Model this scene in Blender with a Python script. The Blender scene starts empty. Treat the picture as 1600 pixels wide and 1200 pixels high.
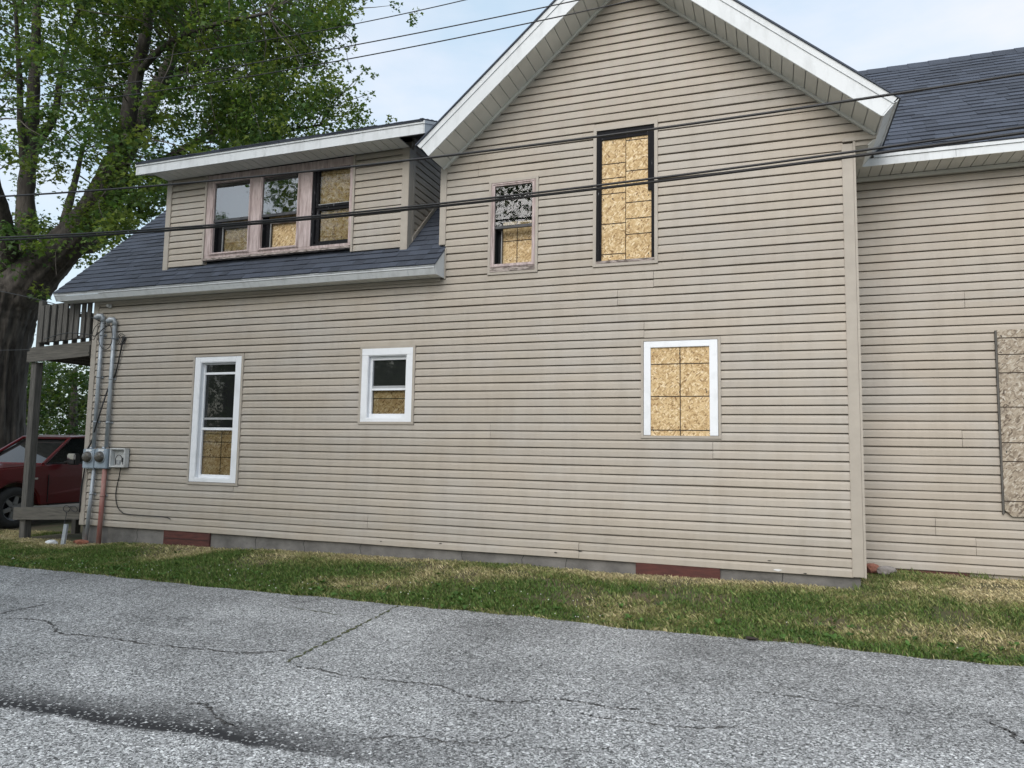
import bpy, bmesh, math, random
import numpy as np
from mathutils import Vector, Matrix
random.seed(7); rng = np.random.default_rng(11)
scene = bpy.context.scene
COL = scene.collection

# ---------------------------------------------------------------- camera
F, YAW, PITCH, ROLL, CD, CH = 1127.3, 0.344636, 0.0913276, 0.0172507, 8.5545, 1.27824
CAM = np.array([0.0, -CD, CH])
FW = np.array([-math.sin(YAW)*math.cos(PITCH), math.cos(YAW)*math.cos(PITCH), math.sin(PITCH)])
R0 = np.array([math.cos(YAW), math.sin(YAW), 0.0]); U0 = np.cross(R0, FW)
RT = math.cos(ROLL)*R0 + math.sin(ROLL)*U0; UP = -math.sin(ROLL)*R0 + math.cos(ROLL)*U0
cd_ = bpy.data.cameras.new('camera'); cam = bpy.data.objects.new('camera', cd_); COL.objects.link(cam)
cd_.sensor_width = 36; cd_.lens = F*36/1600; cd_.clip_end = 2000
M = Matrix.Identity(4)
for i in range(3):
    M[i][0], M[i][1], M[i][2], M[i][3] = RT[i], UP[i], -FW[i], CAM[i]
cam.matrix_world = M
scene.camera = cam

# ---------------------------------------------------------------- light
SUN_EL, SUN_AZ = 33.0, 186.0            # degrees; azimuth from +Y clockwise: low behind the camera
EXPOSURE = 0.8
w = bpy.data.worlds.new('World'); scene.world = w; w.use_nodes = True
nt = w.node_tree; nt.nodes.clear()
def N(nt, t, **k):
    n = nt.nodes.new(t)
    for a, b in k.items():
        if a == 'inp':
            for c, d in b.items(): n.inputs[c].default_value = d
        else: setattr(n, a, b)
    return n
L_ = lambda nt, a, b: nt.links.new(a, b)
out = N(nt, 'ShaderNodeOutputWorld'); bg = N(nt, 'ShaderNodeBackground', inp={'Strength': 0.12})
sky = N(nt, 'ShaderNodeTexSky', sky_type='NISHITA', sun_disc=False, sun_elevation=math.radians(SUN_EL),
        sun_rotation=math.radians(SUN_AZ), air_density=1.2, dust_density=2.5, ozone_density=1.5)
tc = N(nt, 'ShaderNodeTexCoord')
mp = N(nt, 'ShaderNodeMapping', inp={'Scale': (1.0, 1.0, 2.6), 'Location': (0.35, 0.1, 0.0)})
no = N(nt, 'ShaderNodeTexNoise', inp={'Scale': 2.3, 'Detail': 7.0, 'Roughness': 0.55})
rp = N(nt, 'ShaderNodeValToRGB'); rp.color_ramp.elements[0].position = 0.42; rp.color_ramp.elements[1].position = 0.78
rp.color_ramp.elements[0].color = (0.10, 0.10, 0.10, 1)
mx = N(nt, 'ShaderNodeMix', data_type='RGBA')
veil = N(nt, 'ShaderNodeMix', data_type='RGBA'); veil.inputs['Factor'].default_value = 0.52
veil.inputs[7].default_value = (3.9, 5.0, 5.6, 1)
mx.inputs[7].default_value = (4.7, 4.7, 5.1, 1)
L_(nt, tc.outputs['Generated'], mp.inputs[0]); L_(nt, mp.outputs[0], no.inputs['Vector']); L_(nt, no.outputs['Fac'], rp.inputs[0])
L_(nt, sky.outputs[0], veil.inputs[6]); L_(nt, rp.outputs[0], mx.inputs['Factor']); L_(nt, veil.outputs[2], mx.inputs[6])
L_(nt, mx.outputs[2], bg.inputs['Color']); L_(nt, bg.outputs[0], out.inputs[0])
sl = bpy.data.lights.new('sun', 'SUN'); sun = bpy.data.objects.new('sun', sl); COL.objects.link(sun)
sl.energy = 1.5; sl.angle = math.radians(46); sl.color = (1.0, 0.98, 0.955)
az, el = math.radians(SUN_AZ), math.radians(SUN_EL)
sdir = Vector((math.sin(az)*math.cos(el), math.cos(az)*math.cos(el), math.sin(el)))
sun.rotation_euler = sdir.to_track_quat('Z', 'Y').to_euler()
vs = scene.view_settings; vs.view_transform = 'Standard'; vs.look = 'None'; vs.exposure = EXPOSURE; vs.gamma = 1; vs.use_curve_mapping = False
scene.render.engine = 'CYCLES'
scene.cycles.use_denoising = True
scene.cycles.max_bounces = 6; scene.cycles.transparent_max_bounces = 12

# ---------------------------------------------------------------- photo pixel -> place
def ray(u, v): return RT*(u-800)/F - UP*(v-600)/F + FW
def onY(u, v, Y=0.0):
    d = ray(u, v); t = (Y-CAM[1])/d[1]; return CAM + d*t
def onZ(u, v, z):
    d = ray(u, v); t = (z-CAM[2])/d[2]; return CAM + d*t
def atD(u, v, D): return CAM + ray(u, v)*D

# ---------------------------------------------------------------- materials
MAT = {}
def newmat(name):
    m = bpy.data.materials.new(name); m.use_nodes = True; MAT[name] = m
    nt = m.node_tree; b = nt.nodes['Principled BSDF']; return m, nt, b
def vary(nt, b, base, col2, scale, detail=5, lo=.35, hi=.65, vec='Object', stretch=(1, 1, 1)):
    tc = N(nt, 'ShaderNodeTexCoord')
    if vec == 'World': v = N(nt, 'ShaderNodeNewGeometry').outputs['Position']
    else: v = tc.outputs[vec]
    mp = N(nt, 'ShaderNodeMapping', inp={'Scale': stretch}); L_(nt, v, mp.inputs[0])
    no = N(nt, 'ShaderNodeTexNoise', inp={'Scale': scale, 'Detail': detail, 'Roughness': .6}); L_(nt, mp.outputs[0], no.inputs['Vector'])
    mr = N(nt, 'ShaderNodeMapRange', inp={1: lo, 2: hi}); L_(nt, no.outputs['Fac'], mr.inputs[0])
    mx = N(nt, 'ShaderNodeMix', data_type='RGBA'); mx.inputs[6].default_value = (*base, 1); mx.inputs[7].default_value = (*col2, 1)
    L_(nt, mr.outputs[0], mx.inputs['Factor'])
    return mx, mp, no
def bump(nt, b, src, strength, dist=.01):
    bp = N(nt, 'ShaderNodeBump', inp={'Strength': strength, 'Distance': dist}); L_(nt, src, bp.inputs['Height']); L_(nt, bp.outputs[0], b.inputs['Normal'])
def pm(name, col, col2=None, rough=.6, scale=6, vec='Object', stretch=(1, 1, 1), bmp=0, bscale=60, metal=0, spec=.5, lo=.35, hi=.65, coat=0):
    m, nt, b = newmat(name)
    col2 = col2 or tuple(c*.8 for c in col)
    mx, mp, no = vary(nt, b, col, col2, scale, lo=lo, hi=hi, vec=vec, stretch=stretch)
    L_(nt, mx.outputs[2], b.inputs['Base Color'])
    b.inputs['Roughness'].default_value = rough; b.inputs['Metallic'].default_value = metal; b.inputs['Specular IOR Level'].default_value = spec
    if coat: b.inputs['Coat Weight'].default_value = coat; b.inputs['Coat Roughness'].default_value = .05
    if bmp:
        n2 = N(nt, 'ShaderNodeTexNoise', inp={'Scale': bscale, 'Detail': 4}); L_(nt, mp.outputs[0], n2.inputs['Vector']); bump(nt, b, n2.outputs['Fac'], bmp)
    return m
def mulrand(nt, sock, amt, island=False):
    src = N(nt, 'ShaderNodeNewGeometry').outputs['Random Per Island'] if island else N(nt, 'ShaderNodeObjectInfo').outputs['Random']
    mr = N(nt, 'ShaderNodeMapRange', inp={3: 1-amt, 4: 1+amt}); L_(nt, src, mr.inputs[0])
    hv = N(nt, 'ShaderNodeHueSaturation'); L_(nt, sock, hv.inputs['Color']); L_(nt, mr.outputs[0], hv.inputs['Value'])
    return hv.outputs[0]

def siding_mat(name, base):
    m, nt, b = newmat(name)
    mx, mp, no = vary(nt, b, base, (base[0]*1.0, base[1]*1.035, base[2]*1.09), .7, vec='World', stretch=(1, 1, 2.2), lo=.42, hi=.62)
    # grime streaks and dusty smears with a shape of their own
    g = N(nt, 'ShaderNodeNewGeometry'); mp2 = N(nt, 'ShaderNodeMapping', inp={'Scale': (3.2, 3.2, .55)}); L_(nt, g.outputs['Position'], mp2.inputs[0])
    n2 = N(nt, 'ShaderNodeTexNoise', inp={'Scale': 1.6, 'Detail': 8, 'Roughness': .68}); L_(nt, mp2.outputs[0], n2.inputs['Vector'])
    mr = N(nt, 'ShaderNodeMapRange', inp={1: .45, 2: .75, 3: 0, 4: .32}); L_(nt, n2.outputs['Fac'], mr.inputs[0])
    mx2 = N(nt, 'ShaderNodeMix', data_type='RGBA'); mx2.inputs[7].default_value = (base[0]*.62, base[1]*.6, base[2]*.56, 1)
    L_(nt, mx.outputs[2], mx2.inputs[6]); L_(nt, mr.outputs[0], mx2.inputs['Factor'])
    L_(nt, mulrand(nt, mx2.outputs[2], .045), b.inputs['Base Color'])
    mp3 = N(nt, 'ShaderNodeMapping', inp={'Scale': (6, 6, 160)}); L_(nt, g.outputs['Position'], mp3.inputs[0])
    n3 = N(nt, 'ShaderNodeTexNoise', inp={'Scale': 1.5, 'Detail': 3}); L_(nt, mp3.outputs[0], n3.inputs['Vector'])
    bump(nt, b, n3.outputs['Fac'], .25, .002)
    b.inputs['Roughness'].default_value = .55; b.inputs['Specular IOR Level'].default_value = .35
    return m
SID = (.380, .336, .282)
siding_mat('siding', SID)
pm('siding_trim', (.385, .346, .298), (.34, .305, .262), rough=.5, scale=4, spec=.35)
pm('aluminium_white', (.62, .645, .665), (.47, .49, .50), rough=.5, scale=3.0, vec='World', spec=.35, stretch=(3, 3, .8), lo=.48, hi=.8)
pm('soffit_white', (.66, .655, .61), (.58, .575, .535), rough=.6, scale=2, vec='World', spec=.3)
pm('window_white', (.72, .74, .77), (.60, .62, .64), rough=.45, scale=5, vec='World', lo=.5, hi=.8)
pm('window_grey', (.34, .35, .36), rough=.5)
pm('peeling_pink', (.54, .45, .44), (.32, .25, .235), rough=.8, scale=7, vec='World', stretch=(4, 4, .6), bmp=.3, bscale=40)
pm('bare_sill', (.42, .36, .33), (.10, .08, .07), rough=.9, scale=9, vec='World', stretch=(1.2, 1.2, 7), lo=.42, hi=.6, bmp=.4)
pm('charred_frame', (.012, .012, .014), (.20, .20, .21), rough=.85, scale=16, vec='World', stretch=(2, 2, .45), lo=.63, hi=.74, bmp=.5, spec=.2)
pm('dark_sash', (.02, .022, .026), (.05, .05, .055), rough=.5, scale=12)
pm('screen_mesh', (.035, .036, .038), rough=.8)
pm('dark_interior', (.012, .012, .012), rough=1)
pm('concrete', (.21, .20, .19), (.085, .082, .078), rough=.95, scale=2.2, vec='World', bmp=.8, bscale=22, lo=.32, hi=.7)
pm('red_board', (.105, .034, .027), (.06, .022, .019), rough=.85, scale=5, vec='World', stretch=(1, 1, 6), bmp=.3)
pm('cable_black', (.012, .012, .014), rough=.5)
pm('galvanised', (.40, .43, .46), (.30, .33, .36), rough=.45, scale=9, metal=.35)
pm('meter_grey', (.30, .36, .42), (.24, .29, .34), rough=.5, scale=7)
pm('meter_face', (.05, .045, .04), (.10, .09, .075), rough=.25, scale=30)
pm('sticker', (.75, .75, .74), rough=.5)
pm('box_white', (.56, .57, .57), (.44, .44, .43), rough=.6, scale=9)
pm('red_pipe', (.30, .105, .09), (.36, .22, .19), rough=.75, scale=9, stretch=(1, 1, .3))
pm('terracotta', (.32, .12, .07), (.2, .08, .05), rough=.9, scale=14, bmp=.4)
pm('old_wood', (.135, .126, .113), (.065, .061, .055), rough=.9, scale=5, vec='World', stretch=(9, 9, .6), bmp=.5, bscale=14)
pm('old_wood_h', (.15, .138, .118), (.078, .072, .062), rough=.9, scale=5, vec='World', stretch=(.6, 6, 9), bmp=.5, bscale=14)
pm('bark', (.085, .075, .065), (.032, .028, .025), rough=.95, scale=3.6, vec='World', stretch=(3.4, 3.4, .45), bmp=1.0, bscale=4)
pm('twig', (.12, .105, .09), (.07, .06, .05), rough=.95)
pm('truck_red', (.095, .003, .006), (.085, .003, .005), rough=.3, scale=2, coat=.5)
pm('chrome', (.8, .8, .82), rough=.1, metal=1)
pm('rim_silver', (.35, .36, .38), rough=.35, metal=.8)
pm('rubber', (.02, .02, .02), (.03, .03, .03), rough=.85, scale=20)
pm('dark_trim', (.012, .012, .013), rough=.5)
pm('headlamp', (.6, .62, .65), rough=.1)
pm('rock_grey', (.28, .26, .25), (.18, .16, .15), rough=.95, scale=12, bmp=.5)
pm('brick_red', (.30, .13, .09), (.22, .1, .08), rough=.95, scale=15, bmp=.4)
pm('plastic_white', (.7, .71, .72), rough=.4)
pm('dry_leaf', (.03, .022, .018), rough=.9)
pm('moss', (.055, .075, .02), (.09, .085, .04), rough=1, scale=30, vec='World')
pm('crack_dirt', (.045, .043, .042), (.075, .072, .068), rough=1, scale=25, vec='World')
pm('flower_white', (.62, .62, .55), rough=.9)
pm('marker_line', (.03, .02, .014), rough=.9)
pm('insulation', (.7, .7, .7), rough=.9)

def glass_mat(name, tint, ior, rough=.02, alpha=.0, wav=.12):
    m, nt, b = newmat(name); o = nt.nodes['Material Output']; nt.nodes.remove(b)
    gl = N(nt, 'ShaderNodeBsdfGlossy', inp={'Roughness': rough, 'Color': (1, 1, 1, 1)})
    tr = N(nt, 'ShaderNodeBsdfTransparent', inp={'Color': (*tint, 1)})
    fr = N(nt, 'ShaderNodeFresnel', inp={'IOR': ior}); ms = N(nt, 'ShaderNodeMixShader')
    no = N(nt, 'ShaderNodeTexNoise', inp={'Scale': 2.5, 'Detail': 2}); g = N(nt, 'ShaderNodeNewGeometry'); L_(nt, g.outputs['Position'], no.inputs['Vector'])
    bp = N(nt, 'ShaderNodeBump', inp={'Strength': wav, 'Distance': .02}); L_(nt, no.outputs['Fac'], bp.inputs['Height'])
    L_(nt, bp.outputs[0], gl.inputs['Normal'])
    L_(nt, fr.outputs[0], ms.inputs[0]); L_(nt, tr.outputs[0], ms.inputs[1]); L_(nt, gl.outputs[0], ms.inputs[2]); L_(nt, ms.outputs[0], o.inputs[0])
glass_mat('glass', (.82, .86, .86), 1.6, wav=.05)
glass_mat('glass_old', (.8, .83, .8), 3.1, wav=.12)
pm('glass_car', (.008, .010, .010), (.012, .014, .014), rough=.03, spec=.35)

def osb_mat(name, tone=1.0, grey=0.0):
    m, nt, b = newmat(name)
    g = N(nt, 'ShaderNodeNewGeometry'); no = N(nt, 'ShaderNodeTexNoise', inp={'Scale': 3, 'Detail': 2}); L_(nt, g.outputs['Position'], no.inputs['Vector'])
    cols = []
    for k, ang in enumerate((.3, 1.15, -.75)):
        mp0 = N(nt, 'ShaderNodeMapping', inp={'Rotation': (0, ang, 0), 'Location': (k*3.7, 0, k*1.3)}); L_(nt, g.outputs['Position'], mp0.inputs[0])
        mp = N(nt, 'ShaderNodeMapping', inp={'Scale': (92, 8, 30)}); L_(nt, mp0.outputs[0], mp.inputs[0])
        ds = N(nt, 'ShaderNodeTexNoise', inp={'Scale': .5, 'Detail': 2}); L_(nt, mp.outputs[0], ds.inputs['Vector'])
        dsc = N(nt, 'ShaderNodeVectorMath', operation='SCALE', inp={3: .7}); L_(nt, ds.outputs['Color'], dsc.inputs[0])
        ad = N(nt, 'ShaderNodeVectorMath', operation='ADD'); L_(nt, mp.outputs[0], ad.inputs[0]); L_(nt, dsc.outputs[0], ad.inputs[1])
        vo = N(nt, 'ShaderNodeTexVoronoi', inp={'Scale': .8, 'Randomness': 1}); L_(nt, ad.outputs[0], vo.inputs['Vector'])
        sp = N(nt, 'ShaderNodeSeparateColor'); L_(nt, vo.outputs['Color'], sp.inputs[0]); cols.append((sp.outputs[0], vo.outputs['Distance'], sp.outputs[1]))
    sel = cols[0][0]
    for k in (1, 2):
        gt = N(nt, 'ShaderNodeMath', operation='GREATER_THAN', inp={1: .55}); L_(nt, cols[k][2], gt.inputs[0])
        mx = N(nt, 'ShaderNodeMix', data_type='FLOAT'); L_(nt, gt.outputs[0], mx.inputs[0]); L_(nt, sel, mx.inputs[2]); L_(nt, cols[k][0], mx.inputs[3]); sel = mx.outputs[0]
    rp = N(nt, 'ShaderNodeValToRGB'); cr = rp.color_ramp
    stops = [(0, (.20, .115, .05)), (.12, (.38, .25, .115)), (.45, (.53, .37, .185)), (.8, (.63, .475, .27)), (1, (.76, .63, .43))]
    for i, (p_, c_) in enumerate(stops):
        c_ = tuple(tone*(x*(1-grey) + grey*(.30*c_[0]+.5*c_[1]+.35*c_[2])) for x in c_)
        e = cr.elements[i] if i < 2 else cr.elements.new(p_)
        e.position = p_; e.color = (*c_, 1)
    L_(nt, sel, rp.inputs[0])
    n2 = N(nt, 'ShaderNodeTexNoise', inp={'Scale': 2.6, 'Detail': 6, 'Roughness': .65}); L_(nt, g.outputs['Position'], n2.inputs['Vector'])
    mr = N(nt, 'ShaderNodeMapRange', inp={1: .5, 2: .72, 3: 0, 4: .75 if grey else .2}); L_(nt, n2.outputs['Fac'], mr.inputs[0])
    mx = N(nt, 'ShaderNodeMix', data_type='RGBA'); mx.inputs[7].default_value = (.09, .085, .08, 1) if grey else (.30, .2, .1, 1)
    L_(nt, mr.outputs[0], mx.inputs['Factor']); L_(nt, rp.outputs[0], mx.inputs[6]); L_(nt, mx.outputs[2], b.inputs['Base Color'])
    b.inputs['Roughness'].default_value = .8; bump(nt, b, sel, .08 if grey else .2, .003)
osb_mat('osb'); osb_mat('osb_weathered', .66, .5)

# shingles
m, nt, b = newmat('shingle')
mx, mp, no = vary(nt, b, (.058, .069, .094), (.038, .046, .064), 90, vec='World', detail=3)
L_(nt, mulrand(nt, mx.outputs[2], .26, True), b.inputs['Base Color']); b.inputs['Roughness'].default_value = .85
bump(nt, b, no.outputs['Fac'], .6, .004)

# road: worn chip seal
m, nt, b = newmat('chip_seal')
g = N(nt, 'ShaderNodeNewGeometry')
ds = N(nt, 'ShaderNodeTexNoise', inp={'Scale': 60, 'Detail': 2}); L_(nt, g.outputs['Position'], ds.inputs['Vector'])
sc_ = N(nt, 'ShaderNodeVectorMath', operation='SCALE', inp={3: .012}); L_(nt, ds.outputs['Color'], sc_.inputs[0])
ad = N(nt, 'ShaderNodeVectorMath', operation='ADD'); L_(nt, g.outputs['Position'], ad.inputs[0]); L_(nt, sc_.outputs[0], ad.inputs[1])
vo = N(nt, 'ShaderNodeTexVoronoi', inp={'Scale': 80}); L_(nt, ad.outputs[0], vo.inputs['Vector'])
sp = N(nt, 'ShaderNodeSeparateColor'); L_(nt, vo.outputs['Color'], sp.inputs[0])
rp = N(nt, 'ShaderNodeValToRGB'); cr = rp.color_ramp
for i, (p_, c_) in enumerate([(0, .05), (.22, .12), (.45, .25), (.78, .40), (1, .74)]):
    e = cr.elements[i] if i < 2 else cr.elements.new(p_)
    e.position = p_; e.color = (c_*1.0, c_*1.005, c_*1.0, 1)
vo2 = N(nt, 'ShaderNodeTexVoronoi', inp={'Scale': 150}); L_(nt, ad.outputs[0], vo2.inputs['Vector'])
sp2 = N(nt, 'ShaderNodeSeparateColor'); L_(nt, vo2.outputs['Color'], sp2.inputs[0])
pk = N(nt, 'ShaderNodeMath', operation='GREATER_THAN', inp={1: .42}); L_(nt, sp.outputs[2], pk.inputs[0])
mix2 = N(nt, 'ShaderNodeMix', data_type='FLOAT'); L_(nt, pk.outputs[0], mix2.inputs[0]); L_(nt, sp.outputs[0], mix2.inputs[2]); L_(nt, sp2.outputs[0], mix2.inputs[3])
L_(nt, mix2.outputs[0], rp.inputs[0])
big = N(nt, 'ShaderNodeTexNoise', inp={'Scale': .9, 'Detail': 8, 'Roughness': .6}); L_(nt, g.outputs['Position'], big.inputs['Vector'])
mr0 = N(nt, 'ShaderNodeMapRange', inp={1: .3, 2: .7, 3: .72, 4: 1.2}); L_(nt, big.outputs['Fac'], mr0.inputs[0])
mpl = N(nt, 'ShaderNodeMapping', inp={'Scale': (.05, 1.1, 1)}); L_(nt, g.outputs['Position'], mpl.inputs[0])
lane = N(nt, 'ShaderNodeTexNoise', inp={'Scale': 1.0, 'Detail': 3}); L_(nt, mpl.outputs[0], lane.inputs['Vector'])
mrl = N(nt, 'ShaderNodeMapRange', inp={1: .35, 2: .65, 3: .86, 4: 1.12}); L_(nt, lane.outputs['Fac'], mrl.inputs[0])
wd_ = N(nt, 'ShaderNodeTexNoise', inp={'Scale': 2.2, 'Detail': 6, 'Roughness': .7}); L_(nt, g.outputs['Position'], wd_.inputs['Vector'])
wsc = N(nt, 'ShaderNodeVectorMath', operation='SCALE', inp={3: .55}); L_(nt, wd_.outputs['Color'], wsc.inputs[0])
wad = N(nt, 'ShaderNodeVectorMath', operation='ADD'); L_(nt, g.outputs['Position'], wad.inputs[0]); L_(nt, wsc.outputs[0], wad.inputs[1])
vc = N(nt, 'ShaderNodeTexVoronoi', feature='DISTANCE_TO_EDGE', inp={'Scale': .85}); L_(nt, wad.outputs[0], vc.inputs['Vector'])
mrc = N(nt, 'ShaderNodeMapRange', inp={1: .002, 2: .009, 3: .45, 4: 1.0}); L_(nt, vc.outputs['Distance'], mrc.inputs[0])
mk = N(nt, 'ShaderNodeMapRange', inp={1: .46, 2: .56, 3: 0, 4: 1}); L_(nt, big.outputs['Fac'], mk.inputs[0])
mkm = N(nt, 'ShaderNodeMix', data_type='FLOAT', inp={3: 1.0}); L_(nt, mk.outputs[0], mkm.inputs[0]); L_(nt, mrc.outputs[0], mkm.inputs[2])
mu0 = N(nt, 'ShaderNodeMath', operation='MULTIPLY'); L_(nt, mr0.outputs[0], mu0.inputs[0]); L_(nt, mrl.outputs[0], mu0.inputs[1])
mr = N(nt, 'ShaderNodeMath', operation='MULTIPLY'); L_(nt, mu0.outputs[0], mr.inputs[0]); L_(nt, mkm.outputs[0], mr.inputs[1])
hv = N(nt, 'ShaderNodeHueSaturation'); L_(nt, rp.outputs[0], hv.inputs['Color']); L_(nt, mr.outputs[0], hv.inputs['Value'])
# tar seam where the chips have worn off, running along the lane
sa = onZ(0, 1102, -.25); sb = onZ(600, 1192, -.25)
d2 = (sb-sa)[:2]; d2 /= np.linalg.norm(d2); nrm = np.array([-d2[1], d2[0]]); cst = float(nrm@sa[:2])
dt = N(nt, 'ShaderNodeVectorMath', operation='DOT_PRODUCT', inp={1: (nrm[0], nrm[1], 0)}); L_(nt, g.outputs['Position'], dt.inputs[0])
wb = N(nt, 'ShaderNodeTexNoise', inp={'Scale': 3.0, 'Detail': 6, 'Roughness': .65}); L_(nt, g.outputs['Position'], wb.inputs['Vector'])
m1 = N(nt, 'ShaderNodeMath', operation='MULTIPLY_ADD', inp={1: .16, 2: -.08-cst}); L_(nt, wb.outputs['Fac'], m1.inputs[0])
m2 = N(nt, 'ShaderNodeMath', operation='ADD'); L_(nt, dt.outputs['Value'], m2.inputs[0]); L_(nt, m1.outputs[0], m2.inputs[1])
rs = N(nt, 'ShaderNodeMapRange', inp={1: -.06, 2: -.01, 3: 0, 4: 1}); L_(nt, m2.outputs[0], rs.inputs[0])
rs2 = N(nt, 'ShaderNodeMapRange', inp={1: .06, 2: .40, 3: 1, 4: 0}); L_(nt, m2.outputs[0], rs2.inputs[0])
mm = N(nt, 'ShaderNodeMath', operation='MULTIPLY'); L_(nt, rs.outputs[0], mm.inputs[0]); L_(nt, rs2.outputs[0], mm.inputs[1])
ex = N(nt, 'ShaderNodeMapRange', inp={1: -2.6, 2: -1.2, 3: 1, 4: 0}); sx = N(nt, 'ShaderNodeSeparateXYZ'); L_(nt, g.outputs['Position'], sx.inputs[0]); L_(nt, sx.outputs[0], ex.inputs[0])
mm1 = N(nt, 'ShaderNodeMath', operation='MULTIPLY'); L_(nt, mm.outputs[0], mm1.inputs[0]); L_(nt, ex.outputs[0], mm1.inputs[1])
gp = N(nt, 'ShaderNodeMath', operation='LESS_THAN', inp={1: .86}); L_(nt, sp.outputs[1], gp.inputs[0])
mm2 = N(nt, 'ShaderNodeMath', operation='MULTIPLY'); L_(nt, mm1.outputs[0], mm2.inputs[0]); L_(nt, gp.outputs[0], mm2.inputs[1])
mxr = N(nt, 'ShaderNodeMix', data_type='RGBA'); mxr.inputs[7].default_value = (.028, .028, .03, 1)
L_(nt, mm2.outputs[0], mxr.inputs['Factor']); L_(nt, hv.outputs[0], mxr.inputs[6]); L_(nt, mxr.outputs[2], b.inputs['Base Color'])
b.inputs['Roughness'].default_value = .9; b.inputs['Specular IOR Level'].default_value = .25
bump(nt, b, sp.outputs[0], .5, .006)

# lawn soil
m, nt, b = newmat('lawn_soil')
mx, mp, no = vary(nt, b, (.05, .062, .02), (.115, .085, .05), 2.2, vec='World', detail=9)
L_(nt, mx.outputs[2], b.inputs['Base Color']); b.inputs['Roughness'].default_value = 1; bump(nt, b, no.outputs['Fac'], .8, .03)

def attr_mat(name, rough=.6, trans=.0, spec=.3):
    m, nt, b = newmat(name); at = N(nt, 'ShaderNodeAttribute', attribute_name='Col')
    L_(nt, at.outputs['Color'], b.inputs['Base Color']); b.inputs['Roughness'].default_value = rough; b.inputs['Specular IOR Level'].default_value = spec
    if trans:
        o = nt.nodes['Material Output']; t = N(nt, 'ShaderNodeBsdfTranslucent')
        hv = N(nt, 'ShaderNodeHueSaturation', inp={'Saturation': 1.15, 'Value': 1.25, 'Hue': .49}); L_(nt, at.outputs['Color'], hv.inputs['Color']); L_(nt, hv.outputs[0], t.inputs['Color'])
        ms = N(nt, 'ShaderNodeMixShader', inp={0: trans}); L_(nt, b.outputs[0], ms.inputs[1]); L_(nt, t.outputs[0], ms.inputs[2]); L_(nt, ms.outputs[0], o.inputs[0])
attr_mat('grass_blade', .7, .25); attr_mat('leaf', .5, .5)

# ---------------------------------------------------------------- object helpers
WL = {}
def link(o, parent=None, loc=(0, 0, 0)):
    COL.objects.link(o); o.location = loc; WL[o.name] = Vector(loc)
    if parent is not None:
        o.parent = parent; o.matrix_parent_inverse = Matrix.Translation(-WL[parent.name])
    return o
def tag(o, label=None, cat=None, group=None, kind=None):
    for k, v in (('label', label), ('category', cat), ('group', group), ('kind', kind)):
        if v: o[k] = v
    return o
def empty(name, loc, label, cat, group=None):
    o = bpy.data.objects.new(name, None); o.empty_display_size = .2; link(o, None, loc); return tag(o, label, cat, group)
def obj(name, V, Fc, mat, parent=None, smooth=False, bevel=0, recalc=True):
    V = np.asarray(V, float); c = Vector(((V[:, 0].min()+V[:, 0].max())/2, (V[:, 1].min()+V[:, 1].max())/2, V[:, 2].min()))
    me = bpy.data.meshes.new(name); me.from_pydata([tuple(v) for v in V-np.array(c)], [], Fc)
    bm = bmesh.new(); bm.from_mesh(me)
    if recalc: bmesh.ops.recalc_face_normals(bm, faces=bm.faces)
    if bevel: bmesh.ops.bevel(bm, geom=list(bm.edges), offset=bevel, segments=2, affect='EDGES', clamp_overlap=True)
    bm.to_mesh(me); bm.free()
    me.materials.append(MAT[mat])
    if smooth:
        for p in me.polygons: p.use_smooth = True
    o = bpy.data.objects.new(name, me); return link(o, parent, c)
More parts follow.
